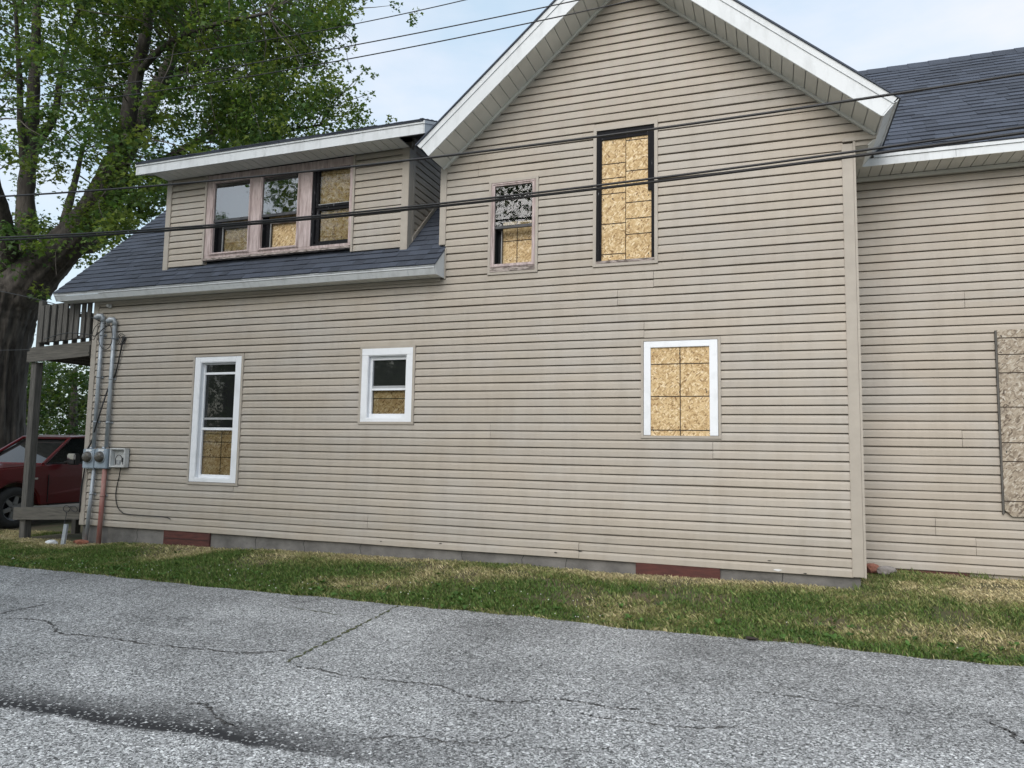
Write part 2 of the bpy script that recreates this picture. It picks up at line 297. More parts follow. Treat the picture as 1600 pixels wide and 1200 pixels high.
class MB:
    def __init__(s): s.v = []; s.f = []
    def add(s, V, Fc):
        n = len(s.v); s.v += [tuple(v) for v in V]; s.f += [tuple(i+n for i in f) for f in Fc]; return s
    def box(s, x0, x1, y0, y1, z0, z1):
        return s.add([(x0, y0, z0), (x1, y0, z0), (x1, y1, z0), (x0, y1, z0), (x0, y0, z1), (x1, y0, z1), (x1, y1, z1), (x0, y1, z1)],
                     [(0, 3, 2, 1), (4, 5, 6, 7), (0, 1, 5, 4), (1, 2, 6, 5), (2, 3, 7, 6), (3, 0, 4, 7)])
    def hexa(s, P): return s.add(P, [(0, 3, 2, 1), (4, 5, 6, 7), (0, 1, 5, 4), (1, 2, 6, 5), (2, 3, 7, 6), (3, 0, 4, 7)])
    def prism(s, A, B):
        n = len(A); return s.add(list(A)+list(B), [tuple(range(n))[::-1], tuple(range(n, 2*n))]+[(i, (i+1) % n, n+(i+1) % n, n+i) for i in range(n)])
    def tube(s, path, r, k=8, cap=True):
        P = [Vector(p) for p in path]; n = len(P); r = r if hasattr(r, '__len__') else [r]*n; V = []; Fc = []
        prev = None
        for i in range(n):
            t = (P[min(i+1, n-1)]-P[max(i-1, 0)]).normalized()
            if prev is None:
                a = t.orthogonal().normalized()
            else:
                a = prev - t*prev.dot(t); a = a.normalized() if a.length > 1e-6 else t.orthogonal().normalized()
            prev = a; bb = t.cross(a)
            for j in range(k):
                th = 2*math.pi*j/k; V.append(P[i]+(a*math.cos(th)+bb*math.sin(th))*r[i])
        for i in range(n-1):
            for j in range(k): Fc.append((i*k+j, i*k+(j+1) % k, (i+1)*k+(j+1) % k, (i+1)*k+j))
        if cap: Fc += [tuple(range(k))[::-1], tuple(range((n-1)*k, n*k))]
        return s.add(V, Fc)
    def lathe(s, prof, k=24, c=(0, 0, 0), ax='y'):
        V = []; Fc = []; n = len(prof)
        for j in range(k):
            th = 2*math.pi*j/k
            for r, h in prof:
                a, b_ = r*math.cos(th), r*math.sin(th)
                V.append({'y': (c[0]+a, c[1]+h, c[2]+b_), 'x': (c[0]+h, c[1]+a, c[2]+b_), 'z': (c[0]+a, c[1]+b_, c[2]+h)}[ax])
        for j in range(k):
            for i in range(n-1): Fc.append((j*n+i, ((j+1) % k)*n+i, ((j+1) % k)*n+i+1, j*n+i+1))
        return s.add(V, Fc)
    def out(s, name, mat, parent=None, **k): return obj(name, s.v, s.f, mat, parent, **k)
def curve_pts(pts, n=8):
    P = [np.array(p, float) for p in pts]; P = [2*P[0]-P[1]]+P+[2*P[-1]-P[-2]]; o = []
    for i in range(1, len(P)-2):
        for t in np.linspace(0, 1, n, endpoint=False):
            a, b_, c, d = P[i-1:i+3]
            o.append(.5*((2*b_)+(-a+c)*t+(2*a-5*b_+4*c-d)*t*t+(-a+3*b_-3*c+d)*t**3))
    o.append(P[-2]); return o
def fast_mesh(name, V, k, mat, parent=None, col=None, smooth=False):
    V = np.ascontiguousarray(V, dtype=np.float32).reshape(-1, 3); n = len(V); c = V.mean(0); c[2] = V[:, 2].min()
    me = bpy.data.meshes.new(name); me.vertices.add(n); me.vertices.foreach_set('co', (V-c).ravel())
    me.loops.add(n); me.loops.foreach_set('vertex_index', np.arange(n, dtype=np.int32))
    me.polygons.add(n//k); me.polygons.foreach_set('loop_start', np.arange(0, n, k, dtype=np.int32)); me.polygons.foreach_set('loop_total', np.full(n//k, k, np.int32))
    if col is not None:
        a = me.color_attributes.new('Col', 'FLOAT_COLOR', 'POINT'); cc = np.ones((n, 4), np.float32); cc[:, :3] = np.repeat(col, k, 0); a.data.foreach_set('color', cc.ravel())
    me.materials.append(MAT[mat]); me.update(calc_edges=True); me.validate()
    o = bpy.data.objects.new(name, me); return link(o, parent, tuple(float(x) for x in c))
def vnoise(P, s, seed=0):
    r = np.random.default_rng(seed); G = r.random((32, 32, 32)); Q = np.asarray(P)*s+1000.0
    i = np.floor(Q).astype(int); f = Q-i; f = f*f*(3-2*f); o = 0
    for a in (0, 1):
        for b_ in (0, 1):
            for c in (0, 1):
                o = o+G[(i[:, 0]+a) % 32, (i[:, 1]+b_) % 32, (i[:, 2]+c) % 32]*(f[:, 0] if a else 1-f[:, 0])*(f[:, 1] if b_ else 1-f[:, 1])*(f[:, 2] if c else 1-f[:, 2])
    return o

# ---------------------------------------------------------------- ground and road
ROADZ, EDGE = -.25, -2.12
def ground_h(x, y):
    x = np.asarray(x, float); y = np.asarray(y, float)
    wallz = np.interp(x, [-30, -13, -11, -9.7, -8, -5.8, -3.9, .9, 1.3, 6, 12], [-.42, -.36, -.29, -.27, -.225, -.17, -.15, -.14, -.07, -.05, -.05])
    t = np.clip((y-EDGE)/2.1, 0, 1); t = t*t*(3-2*t)
    base = np.where(y < EDGE, ROADZ-.03, (ROADZ-.005)*(1-t)+wallz*t)
    n = vnoise(np.stack([x.ravel(), y.ravel(), 0*x.ravel()], 1), 1.1, 3).reshape(x.shape)-.5
    return base + np.where(y > EDGE+.05, n*.035, 0)
def breaks(*seg):
    o = []
    for a, b_, n in seg: o += list(np.linspace(a, b_, n, endpoint=False))
    return np.array(o+[seg[-1][1]])
gx = breaks((-600, -60, 8), (-60, -20, 12), (-20, 6, 110), (6, 30, 10), (30, 600, 8)); gy = breaks((-600, -30, 8), (-30, -6, 8), (-6, -2.13, 4), (-2.13, 1.5, 36), (1.5, 12, 20), (12, 60, 10), (60, 600, 8))
GX, GY = np.meshgrid(gx, gy); GZ = ground_h(GX, GY); nx, ny = len(gx), len(gy)
V = np.stack([GX.ravel(), GY.ravel(), GZ.ravel()], 1)
Fc = [(j*nx+i, j*nx+i+1, (j+1)*nx+i+1, (j+1)*nx+i) for j in range(ny-1) for i in range(nx-1)]
tag(obj('ground', V, Fc, 'lawn_soil', smooth=True), kind='structure')
# road sheet with a ragged edge
ex_ = np.linspace(-60, 40, 700); ey = EDGE + .12*(vnoise(np.stack([ex_, 0*ex_, 0*ex_], 1), .9, 5)-.5) + .09*(vnoise(np.stack([ex_, 0*ex_, 0*ex_], 1), 7, 6)-.5)
ymid = np.linspace(-9.2, -2.4, 3)
V = []; Fc = []; rows = [np.full(700, y) for y in ymid]+[ey]
for r_ in rows: V += [(a, b_, ROADZ) for a, b_ in zip(ex_, r_)]
for j in range(3): Fc += [(j*700+i, j*700+i+1, (j+1)*700+i+1, (j+1)*700+i) for i in range(699)]
tag(obj('road', V, Fc, 'chip_seal'), kind='structure')

def crack(px, wd, mat, label, seed):
    r = np.random.default_rng(seed); pts = [onZ(u, v, ROADZ+.004) for u, v in px]; P = np.array(curve_pts(pts, 14))
    P[:, :2] += (r.random((len(P), 2))-.5)*.035; V = []; Fc = []; n = len(P)
    for i in range(n):
        t = P[min(i+1, n-1)]-P[max(i-1, 0)]; nn = np.array([-t[1], t[0], 0]); nn /= np.linalg.norm(nn)+1e-9
        wv = wd*(.08+1.35*r.random()**1.3)*(.35 if i in (0, n-1) else 1); V += [P[i]-nn*wv/2, P[i]+nn*wv/2]
    for k in (0, 1):
        for v in V[k::2]: v[2] = ROADZ+.004
    Fc = [(2*i, 2*i+2, 2*i+3, 2*i+1) for i in range(n-1)]
    return obj('road_crack', V, Fc, mat, bpy.data.objects['road'])
for i, (px, wd, mt) in enumerate([
    ([(0, 958), (40, 950), (78, 943)], .022, 'crack_dirt'),
    ([(10, 966), (62, 968), (80, 975), (95, 990), (130, 992), (180, 998), (250, 1008), (320, 1014), (380, 1020), (450, 1016)], .020, 'crack_dirt'),
    ([(447, 1034), (480, 1018), (520, 998), (560, 978), (600, 958), (622, 946)], .026, 'moss'),
    ([(460, 1040), (510, 1048), (560, 1058), (620, 1064), (680, 1070), (720, 1083), (760, 1093), (800, 1096), (860, 1092), (900, 1095), (960, 1105), (1000, 1108)], .015, 'crack_dirt'),
    ([(910, 1115), (935, 1120), (1000, 1128), (1060, 1135), (1100, 1137), (1165, 1135)], .012, 'crack_dirt'),
    ([(290, 1100), (320, 1098), (330, 1110), (350, 1128), (365, 1132)], .014, 'crack_dirt'),
    ([(1180, 1080), (1240, 1088), (1320, 1100), (1345, 1104)], .014, 'crack_dirt'),
    ([(1545, 1128), (1575, 1142), (1600, 1160), (1650, 1175)], .02, 'crack_dirt'),
    ([(560, 1155), (640, 1150), (720, 1160), (800, 1150)], .010, 'crack_dirt'),
    ([(430, 945), (465, 950), (540, 962)], .012, 'moss')]):
    crack(px, wd, mt, '', 40+i)

# ---------------------------------------------------------------- the house
C4 = .1016
house = empty('house', (-4.6, 3.0, -.3), 'tan vinyl-sided two-storey house with boarded windows and dark shingle roof', 'house')
XL, XR, GLX = -10.25, .905, -4.14
SOF = 3.54                       # underside of the low eave
AX, AZ, GS = -1.61, 7.187, .865  # gable soffit apex and slope
WY = 1.06                        # wing wall plane
OPEN = {'w1': (-8.155, -7.235, .70, 2.617), 'w2': (-5.275, -4.44, 1.597, 2.65), 'w3': (-3.424, -2.753, 3.534, 4.78),
        'w5': (-2.03, -1.243, 3.54, 5.305), 'w6': (-1.435, -.53, 1.45, 2.62)}
def sheet(rects, Y, ax='x'):
    V = []; Fc = []
    for (a0, a1, z0, z1) in rects:
        n = len(V); V += [(a0, Y, z0), (a1, Y, z0), (a1, Y, z1), (a0, Y, z1)]; Fc.append((n, n+1, n+2, n+3))
    return V, Fc
def cells(x0, x1, z0, z1, opens):
    xs = sorted({x0, x1, *[q for o in opens for q in o[:2] if x0 < q < x1]}); zs = sorted({z0, z1, *[q for o in opens for q in o[2:] if z0 < q < z1]}); R_ = []
    for a, b_ in zip(xs, xs[1:]):
        for c, d in zip(zs, zs[1:]):
            mx_, mz = (a+b_)/2, (c+d)/2
            if not any(o[0] < mx_ < o[1] and o[2] < mz < o[3] for o in opens): R_.append((a, b_, c, d))
    return R_
inset = lambda o, e=.03: (o[0]+e, o[1]-e, o[2]+e, o[3]-e)
ops = [inset(o) for o in OPEN.values()]
V, Fc = sheet(cells(XL, GLX, 0, SOF+.3, ops)+cells(GLX, XR, 0, 5.32, ops), .032)
n = len(V); V += [(GLX, .03, 5.32), (XR, .03, 5.32), (XR, .03, AZ-GS*(XR-AX)+.1), (AX, .03, AZ+.1), (GLX, .03, AZ+GS*(GLX-AX)+.1)]
V[n+0] = (GLX+.3, .03, 5.32); V[n+1] = (XR-.3, .03, 5.32); V[n+2] = (XR-.3, .03, 5.33); V[n+4] = (GLX+.3, .03, 5.33); Fc.append((n, n+1, n+2, n+3, n+4))
front = obj('wall', V, Fc, 'siding', house)
front['label'] = 'tall gable end and long low front clad in tan siding'

prof_pts = [(0, .0135), (.004, .0150), (.062, .0125), (.083, .0030), (.0890, .0020)]
def outat(z): return np.interp(z, [p_[0] for p_ in prof_pts], [p_[1] for p_ in prof_pts])
def course(parent, x0, x1, zb, za=0.0, zt=.0890, T=lambda x, o, z: (x, -o, z), wav=True, seg=.75, name='siding_board'):
    zl = sorted({za, zt, *[p_[0] for p_ in prof_pts if za < p_[0] < zt]})
    n = max(1, int((x1-x0)/seg)) if wav else 1; xs = np.linspace(x0, x1, n+1); V = []; Fc = []
    k = len(zl)+2; pof = random.uniform(-.0015, .002) if wav else 0
    for i, x in enumerate(xs):
        dz, do = (random.gauss(0, .0021), random.gauss(0, .0019)) if wav else (0, 0)
        V.append(T(x, -.028, zb+za+dz))
        for z in zl: V.append(T(x, outat(z)+do+pof, zb+z+dz))
        V.append(T(x, -.028, zb+zt+dz))
    for i in range(n):
        for j in range(k-1): Fc.append((i*k+j, (i+1)*k+j, (i+1)*k+j+1, i*k+j+1))
    Fc += [tuple(range(k))[::-1], tuple(range(n*k, (n+1)*k))]
    return obj(name, V, Fc, 'siding', parent)
def run(parent, spans, zb, opens, seams=(), T=lambda x, o, z: (x, -o, z), **kw):
    """one course row: spans minus openings, split at seams"""
    for (x0, x1) in spans:
        pieces = [(x0, x1, 0.0, .0890)]
        for (a, b_, c, d) in opens:
            np_ = []
            for (p0, p1, q0, q1) in pieces:
                if b_ <= p0 or a >= p1 or d <= zb+.003 or c >= zb+.086: np_.append((p0, p1, q0, q1)); continue
                if a > p0: np_.append((p0, a, q0, q1))
                if b_ < p1: np_.append((b_, p1, q0, q1))
                if d < zb+.075: np_.append((max(a, p0), min(b_, p1), d-zb, q1))
                elif c > zb+.015: np_.append((max(a, p0), min(b_, p1), q0, c-zb))
            pieces = np_
        for (p0, p1, q0, q1) in pieces:
            cuts = [p0]+[s for s in seams if p0+.3 < s < p1-.3]+[p1]
            for a, b_ in zip(cuts, cuts[1:]):
                if b_-a > .02: course(parent, a, b_-.004 if b_ != p1 else b_, zb, q0, q1, T, **kw)
opn = list(OPEN.values())
nrow = 0; k = 0
while True:
    zb = k*C4
    if k % 2 == 0:
        seam = [] if k % 6 == 4 else [random.uniform(-9, -.4)]
        if k == 0: seam = [-2.18]
        if k == 12: seam = [-.62]
    if zb < SOF-.02:
        run(front, [(XL+.1, XR-.1)], zb, opn, seam)
    else:
        l = max(GLX+.09, AX-(AZ-zb+.03)/GS); r_ = AX+(AZ-zb+.03)/GS
        r_ = min(r_, XR-.1) if zb < 4.70 else min(r_, 1.13)
        if r_-l < .12: break
        run(front, [(l, r_)], zb, opn, seam if zb < 5.2 else [])
    k += 1
    if k > 80: break
# corner posts
def post(x0, x1, z0, z1, y=-.024, parent=front): return MB().box(x0, x1, y, .02, z0, z1).out('corner_post', 'siding_trim', parent, bevel=.004)
post(XL, XL+.105, -.005, SOF); post(XR-.113, XR, .005, 4.735); post(GLX+.005, GLX+.098, 3.985, 5.06)
MB().box(XR+.002, XR+.025, -.02, WY, .0, 4.80).out('wall_return', 'siding_trim', front)
# foundation
fb = MB().box(XL+.03, XR-.03, .03, .35, -.6, .012).out('foundation', 'concrete', house)
MB().box(-8.555, -7.70, -.002, .028, -.5, .004).out('patch_board', 'red_board', fb); MB().box(-1.50, -.555, -.004, .028, -.5, .006).out('patch_board', 'red_board', fb)
MB().box(-8.55, -7.705, -.0045, -.0022, -.115, -.109).out('board_joint', 'dark_trim', fb)
for xx in (-9.1, -6.9, -6.1, -5.2, -3.72, -2.9, -2.35, .1):
    zz = [-.28, -.2, -.13, -.06, .005]; pts = [(xx+random.uniform(-.02, .02), z) for z in zz]
    MB().prism([(x, .0285, z) for x, z in pts]+[(x+random.uniform(.004, .009), .0285, z) for x, z in reversed(pts)], [(x, .0299, z) for x, z in pts]+[(x+.006, .0299, z) for x, z in reversed(pts)]).out('foundation_crack', 'dark_trim', fb)
# end and back walls
def plain(name, poly, mat='siding'): return obj(name, poly, [tuple(range(len(poly)))], mat, house)
endw = plain('wall', [(XL, .03, 0), (XL, 6.4, 0), (XL, 6.4, 3.7), (XL, 3.2, 6.95), (XL, .03, 3.9)])
for kk in range(34):
    course(endw, .08, 6.3, kk*C4, T=lambda x, o, z: (XL-o, x, z), wav=False)
MB().box(XL, XL+.2, .1, 6.4, -.6, 0.01).out('foundation', 'concrete', house)
plain('wall', [(XL, 6.4, 0), (8, 6.4, 0), (8, 6.4, 3.7), (XL, 6.4, 3.7)])
plain('wall', [(GLX, .03, 3.9), (GLX, 6.4, 3.9), (GLX, 6.4, 5.1), (GLX, .03, 5.1)])

# ---- wing
wing = plain('wall', [(XR, WY+.03, -.3), (8, WY+.03, -.3), (8, WY+.03, 4.75), (XR, WY+.03, 4.75)])
wing['label'] = 'set-back tan side wing under its own low eave'
for kk in range(47):
    zb = -.02+kk*C4
    if zb > 4.70: break
    if kk % 2 == 0: seamw = [random.uniform(2.0, 6)] if kk % 4 else []
    if kk == 4: seamw = [1.78]
    run(wing, [(XR+.03, 8.0)], zb, [], seamw, T=lambda x, o, z: (x, WY-o, z))
plain('wall', [(8, WY+.03, -.3), (8, 6.4, -.3), (8, 6.4, 4.6), (8, 3.6, 7.2), (8, WY+.03, 4.7)])
# ---- soffits
def soffit(parent, A, B, inner, outer, n, mat='soffit_white'):
    """strips between A and B (3-vectors along the run); inner and outer are offsets across; tiny joint between strips"""
    A, B, i_, o_ = map(np.array, (A, B, inner, outer)); d = (B-A)/n; up = np.array([0, 0, .012]); g = .035
    for k in range(n):
        p, q = A+d*(k+g), A+d*(k+1-g)
        lo = [p+i_, q+i_, q+o_, p+o_]; MB().hexa([*lo, *[v+up for v in lo]]).out('soffit_panel', mat, parent)
OV = .46; WE_ = .70
gl_roof = MB()
# gable rake fascia and soffits, both slopes
groof = None
def rake(side, xe, xw):
    zf = lambda x: AZ-GS*abs(x-AX)
    n_ = np.array([side*GS, 0, 1.0]); n_ /= np.linalg.norm(n_)
    top = .225; a = np.array([AX, 0, AZ]); b_ = np.array([xe, 0, zf(xe)])
    t = (b_-a)/np.linalg.norm(b_-a)
    apex_up = np.array([0, 0, top/n_[2]])
    return a, b_, n_, t, apex_up
roofs = {}
for side, xe in ((-1, -4.10), (1, 1.137)):
    a, b_, n_, t, au = rake(side, xe, 0)
    y0, y1 = -OV-.012, -OV+.012; top = .165
    def P(q, y): return (q[0], y, q[2])
    quad = [a, b_, b_+n_*top, a+np.array([0, 0, top/n_[2]])]
    # deck (slab) of the roof, then shingles on it
    slab = [a+np.array([0, 0, .02]), b_+n_*.018, b_+n_*.225, a+np.array([0, 0, .225/n_[2]])]
    gr = MB().prism([P(q, -OV+.014) for q in slab], [P(q, 6.6) for q in slab]).out('roof', 'aluminium_white', house)
    roofs[side] = gr
    fa = MB().prism([P(q, y0) for q in quad], [P(q, y1) for q in quad]).out('rake_fascia', 'aluminium_white', gr)
    q2 = [a+np.array([0, 0, (top-.004)/n_[2]]), b_+n_*(top-.004)+t*.012, b_+n_*(.225)+t*.02, a+np.array([0, 0, .225/n_[2]])]
    MB().prism([P(q, y0-.012) for q in q2], [P(q, y1) for q in q2]).out('drip_edge', 'aluminium_white', gr)
    q3 = [a+np.array([0, 0, .2265/n_[2]]), b_+n_*.2265+t*.035, b_+n_*.243+t*.035, a+np.array([0, 0, .243/n_[2]])]
    MB().prism([P(q, y0-.03) for q in q3], [P(q, 6.6) for q in q3]).out('shingle_underlay', 'shingle', gr)
    L = np.linalg.norm(b_-a); ns = int(L/.152)
    soffit(gr, a-n_*.004, b_-n_*.004, (0, -.03, 0), (0, -OV, 0), ns)
    # J trim where soffit meets siding
    tr = [a-n_*.03, b_-n_*.03, b_+n_*.0, a+n_*.0]
    MB().prism([P(q, -.045) for q in tr], [P(q, -.0) for q in tr]).out('soffit_trim', 'soffit_white', gr)
# left lower end cap of the rake, right eave return
gr = roofs[1]
ez = AZ-GS*(1.137-AX)
nR = np.array([GS, 0, 1.0]); nR /= np.linalg.norm(nR); b0 = np.array([1.137, 0, ez]); bt = b0+nR*.165; bd = b0+nR*.225
MB().prism([(b0[0]+.003, -OV-.012, b0[2]), (b0[0]+.022, -OV-.012, b0[2]), (bt[0]+.022, -OV-.012, bt[2]), (bt[0]+.003, -OV-.012, bt[2])],
           [(b0[0]+.003, 1.2, b0[2]), (b0[0]+.022, 1.2, b0[2]), (bt[0]+.022, 1.2, bt[2]), (bt[0]+.003, 1.2, bt[2])]).out('eave_fascia', 'aluminium_white', gr)
MB().prism([(bt[0]+.004, -OV-.024, bt[2]), (bt[0]+.034, -OV-.024, bt[2]), (bd[0]+.034, -OV-.024, bd[2]), (bd[0]+.004, -OV-.024, bd[2])],
           [(bt[0]+.004, 1.2, bt[2]), (bt[0]+.034, 1.2, bt[2]), (bd[0]+.034, 1.2, bd[2]), (bd[0]+.004, 1.2, bd[2])]).out('drip_edge', 'aluminium_white', gr)
bl = b0-nR*.135
MB().prism([(bl[0], .004, bl[2]), (bl[0]+.02, .004, bl[2]-.004), (b0[0]+.0225, .004, b0[2]+.001), (b0[0], .004, b0[2]+.001)],
           [(bl[0], .74, bl[2]), (bl[0]+.02, .74, bl[2]-.004), (b0[0]+.0225, .74, b0[2]+.001), (b0[0], .74, b0[2]+.001)]).out('eave_fascia', 'soffit_white', gr)
soffit(gr, (XR, .02, bl[2]-.0), (XR, WE_-.0, bl[2]-.0), (.03, 0, 0), (bl[0]+.012-XR, 0, 0), 5)
MB().box(.80, 1.139, -.03, .003, ez-.05, ez-.006).out('soffit_trim', 'siding_trim', gr)
MB().prism([(XR+.026, .0, ez-.052), (b0[0]-.03, .0, ez-.052), (bl[0]+.005, .0, bl[2]), (XR+.026, .0, bl[2])], [(XR+.026, .018, ez-.052), (b0[0]-.03, .018, ez-.052), (bl[0]+.005, .018, bl[2]), (XR+.026, .018, bl[2])]).out('return_panel', 'siding_trim', gr)

# ---- shingle fields
def shingles(name, O, U, Vv, Nn, Lu, Lv, parent, keep=lambda u, v: True, expo=.14, seed=1):
    r = np.random.default_rng(seed); O, U, Vv, Nn = map(np.array, (O, U, Vv, Nn)); out_ = MB(); j = 0; v = 0.0
    while v < Lv:
        u = -r.random()*.2
        while u < Lu:
            wd = r.choice([.14, .17, .2, .25, .3]); u1 = min(u+wd, Lu); u0 = max(u, 0); u = u+wd
            if u1-u0 < .02 or not keep((u0+u1)/2, v): continue
            th = r.choice([.005, .0075, .012]); ve = min(v+expo+.015, Lv)
            dv = r.normal(0, .002)
            def Q(a, b_, h): return O+U*a+Vv*b_+Nn*h
            out_.hexa([Q(u0, v+dv, .0), Q(u1, v+dv, .0), Q(u1, ve, -.006), Q(u0, ve, -.006), Q(u0+.001, v+dv, th+.006), Q(u1-.001, v+dv, th+.006), Q(u1-.001, ve, .001), Q(u0+.001, ve, .001)])
        v += expo; j += 1
    return tag(out_.out(name, 'shingle', parent), kind='stuff')

# ---- low eave roof with dormer
RS = .96; R0z = 3.95               # roof surface: z = R0z + RS*y
XE0, XE1, YE = -10.82, -4.06, -.30
rl = math.hypot(1, RS); Vup = np.array([0, 1, RS])/rl; Nr = np.array([0, -RS, 1])/rl
def rz(y): return R0z+RS*y
th = .03
lr = MB().prism([(XE0, YE, rz(YE)-th), (XE0, 3.2, rz(3.2)-th), (XE0, 3.2, rz(3.2)-.005), (XE0, YE, rz(YE)-.005)],
                [(XE1, YE, rz(YE)-th), (XE1, 3.2, rz(3.2)-th), (XE1, 3.2, rz(3.2)-.005), (XE1, YE, rz(YE)-.005)]).out('roof', 'shingle', house)
lr['label'] = 'low dark shingle roof below the dormer'
Ldorm = (-8.93, -4.64)
shingles('shingles', (XE0, YE-.012, rz(YE-.012)), (1, 0, 0), Vup, Nr, XE1-XE0+.02, 4.8, lr,
         keep=lambda u, v: not (Ldorm[0]+.25 < XE0+u < Ldorm[1]-.25 and v > .62) and not (XE0+u > GLX and v > .46), seed=4)
MB().prism([(XE0, 3.2, rz(3.2)-th), (XE0, 6.7, 3.5), (XE0, 6.7, 3.53), (XE0, 3.2, rz(3.2))], [(XE1, 3.2, rz(3.2)-th), (XE1, 6.7, 3.5), (XE1, 6.7, 3.53), (XE1, 3.2, rz(3.2))]).out('roof', 'shingle', house)
# eave fascia: drip strip above, leaning board below
def strip(name, x0, x1, poly, mat, parent): return MB().prism([(x0, y, z) for y, z in poly], [(x1, y, z) for y, z in poly]).out(name, mat, parent)
zt_ = rz(YE)-.008
fs = [XE0+.03, -8.6, -6.4, -4.45, XE1]
strip('drip_edge', XE0+.01, XE1-.002, [(YE-.004, zt_), (YE+.006, zt_-.042), (YE+.02, zt_-.042), (YE+.03, zt_)], 'aluminium_white', lr)
for a, b_ in zip(fs, fs[1:]):
    strip('fascia_board', a, b_-.003, [(YE+.010+random.uniform(0, .004), zt_-.048), (YE+.054, SOF-.004), (YE+.068, SOF-.004), (YE+.026, zt_-.048)], 'aluminium_white', lr)
soffit(lr, (XE0+.03, 0, SOF), (XE1-.01, 0, SOF), (0, -.026, 0), (0, YE+.066, 0), 44)
MB().box(XL+.11, XE1-.04, -.034, .0, SOF-.05, SOF-.006).out('frieze_trim', 'siding_trim', lr)
# boxed end of the eave against the gable wall
cap = [(YE-.002, zt_-.01), (YE+.056, SOF-.008), (-.018, SOF-.008), (-.018, rz(-.018)-.03)]
MB().prism([(XE1+.002, y, z) for y, z in cap], [(XE1+.014, y, z) for y, z in cap]).out('eave_end_cap', 'aluminium_white', lr)
MB().box(XE1+.016, XE1+.034, -.03, -.012, SOF-.02, rz(0)-.02).out('end_channel', 'siding_trim', lr)
capl = [(YE-.002, zt_-.01), (YE+.056, SOF-.008), (3.2, SOF-.008+3.0), (3.2, rz(3.2)-.03)]
MB().prism([(XE0+.004, y, z) for y, z in capl], [(XE0+.016, y, z) for y, z in capl]).out('rake_fascia', 'aluminium_white', lr)

# ---- dormer
DY = .05; DX0, DX1 = Ldorm; DZ = 5.43
DWX0, DWX1 = -8.135, -5.53                       # window band
DWZ0, DWZ1 = 4.075, 5.43
dorm = MB().add(*sheet([(DX0, DWX0+.02, 3.9, DZ+.1)], DY+.03)).out('dormer_wall', 'siding', house)
MB().add(*sheet([(DWX1-.02, DX1, 3.9, DZ+.1)], DY+.03)).out('dormer_wall', 'siding', house)
dorm['label'] = 'shed dormer with a row of three sash windows'
for kk in range(15):
    zb = 4.045+kk*C4-.02
    if zb > DZ-.03: break
    for (x0, x1) in ((DX0+.095, DWX0-.005), (DWX1+.005, DX1-.105)):
        za = 0.0
        course(dorm, x0, x1, zb, T=lambda x, o, z: (x, DY-o, z))
MB().box(DX0, DX0+.10, DY-.026, DY+.04, rz(DY)-.02, DZ).out('corner_post', 'siding_trim', dorm, bevel=.004)
MB().box(DX1-.11, DX1, DY-.026, DY+.10, rz(DY)-.02, DZ).out('corner_post', 'siding_trim', dorm, bevel=.004)
MB().box(DX1-.10, DX1+.002, DY+.10, DY+.16, rz(DY)+.06, DZ+.05).out('corner_post', 'siding_trim', dorm)
# cheek walls: right side is visible
for xs, sg in ((DX1, 1), (DX0, -1)):
    ck = obj('dormer_cheek', [(xs-.02*sg, DY+.03, rz(DY)-.1), (xs-.02*sg, 3.2, rz(3.2)-.1), (xs-.02*sg, 3.2, 6.9), (xs-.02*sg, DY+.03, DZ+.1)], [(0, 1, 2, 3)], 'siding', house)
    for kk in range(26):
        zb = 4.045+kk*C4-.02
        ye = (zb+.09-R0z)/RS                      # roof meets the course here
        ys = max(DY+.12, (zb-5.72)/.37)
        ye = min(ye, 3.1)
        if ye-ys < .04: continue
        course(ck, ys, ye, zb, T=lambda x, o, z: (xs-.02*sg+o*sg, x, z), wav=False)
    strip_ = [(DY+.12, rz(DY+.12)+.02), (DY+.12, rz(DY+.12)+.085), (3.1, rz(3.1)+.085), (3.1, rz(3.1)+.02)]
    MB().prism([(xs-.025*sg, y, z) for y, z in strip_], [(xs+.012*sg, y, z) for y, z in strip_]).out('cheek_trim', 'siding_trim', ck)
# dormer roof
DF, DXa, DXb, DS = -.37, -9.15, -4.235, .37
def dz(y): return 5.585+DS*(y-DF)
droof = MB().prism([(DXa, DF+.02, dz(DF)-.03), (DXa, 3.3, dz(3.3)-.03), (DXa, 3.3, dz(3.3)), (DXa, DF-.03, dz(DF-.03)), (DXa, DF-.03, dz(DF-.03)-.014)],
                   [(DXb, DF+.02, dz(DF)-.03), (DXb, 3.3, dz(3.3)-.03), (DXb, 3.3, dz(3.3)), (DXb, DF-.03, dz(DF-.03)), (DXb, DF-.03, dz(DF-.03)-.014)]).out('roof', 'shingle', house)
shingles('shingles', (DXa-.01, DF-.035, dz(DF-.035)+.002), (1, 0, 0), np.array([0, 1, DS])/math.hypot(1, DS), np.array([0, -DS, 1])/math.hypot(1, DS), DXb-DXa+.02, 3.8, droof, seed=9)
fs = [DXa, -7.75, -6.75, -5.2, DXb]
for a, b_ in zip(fs, fs[1:]): MB().box(a, b_-.002, DF-random.uniform(0, .004), DF+.018, DZ-.03, dz(DF)-.055).out('fascia_board', 'aluminium_white', droof)
MB().box(DXa-.004, DXb+.012, DF-.016, DF+.019, dz(DF)-.053, dz(DF)-.012).out('drip_edge', 'aluminium_white', droof)
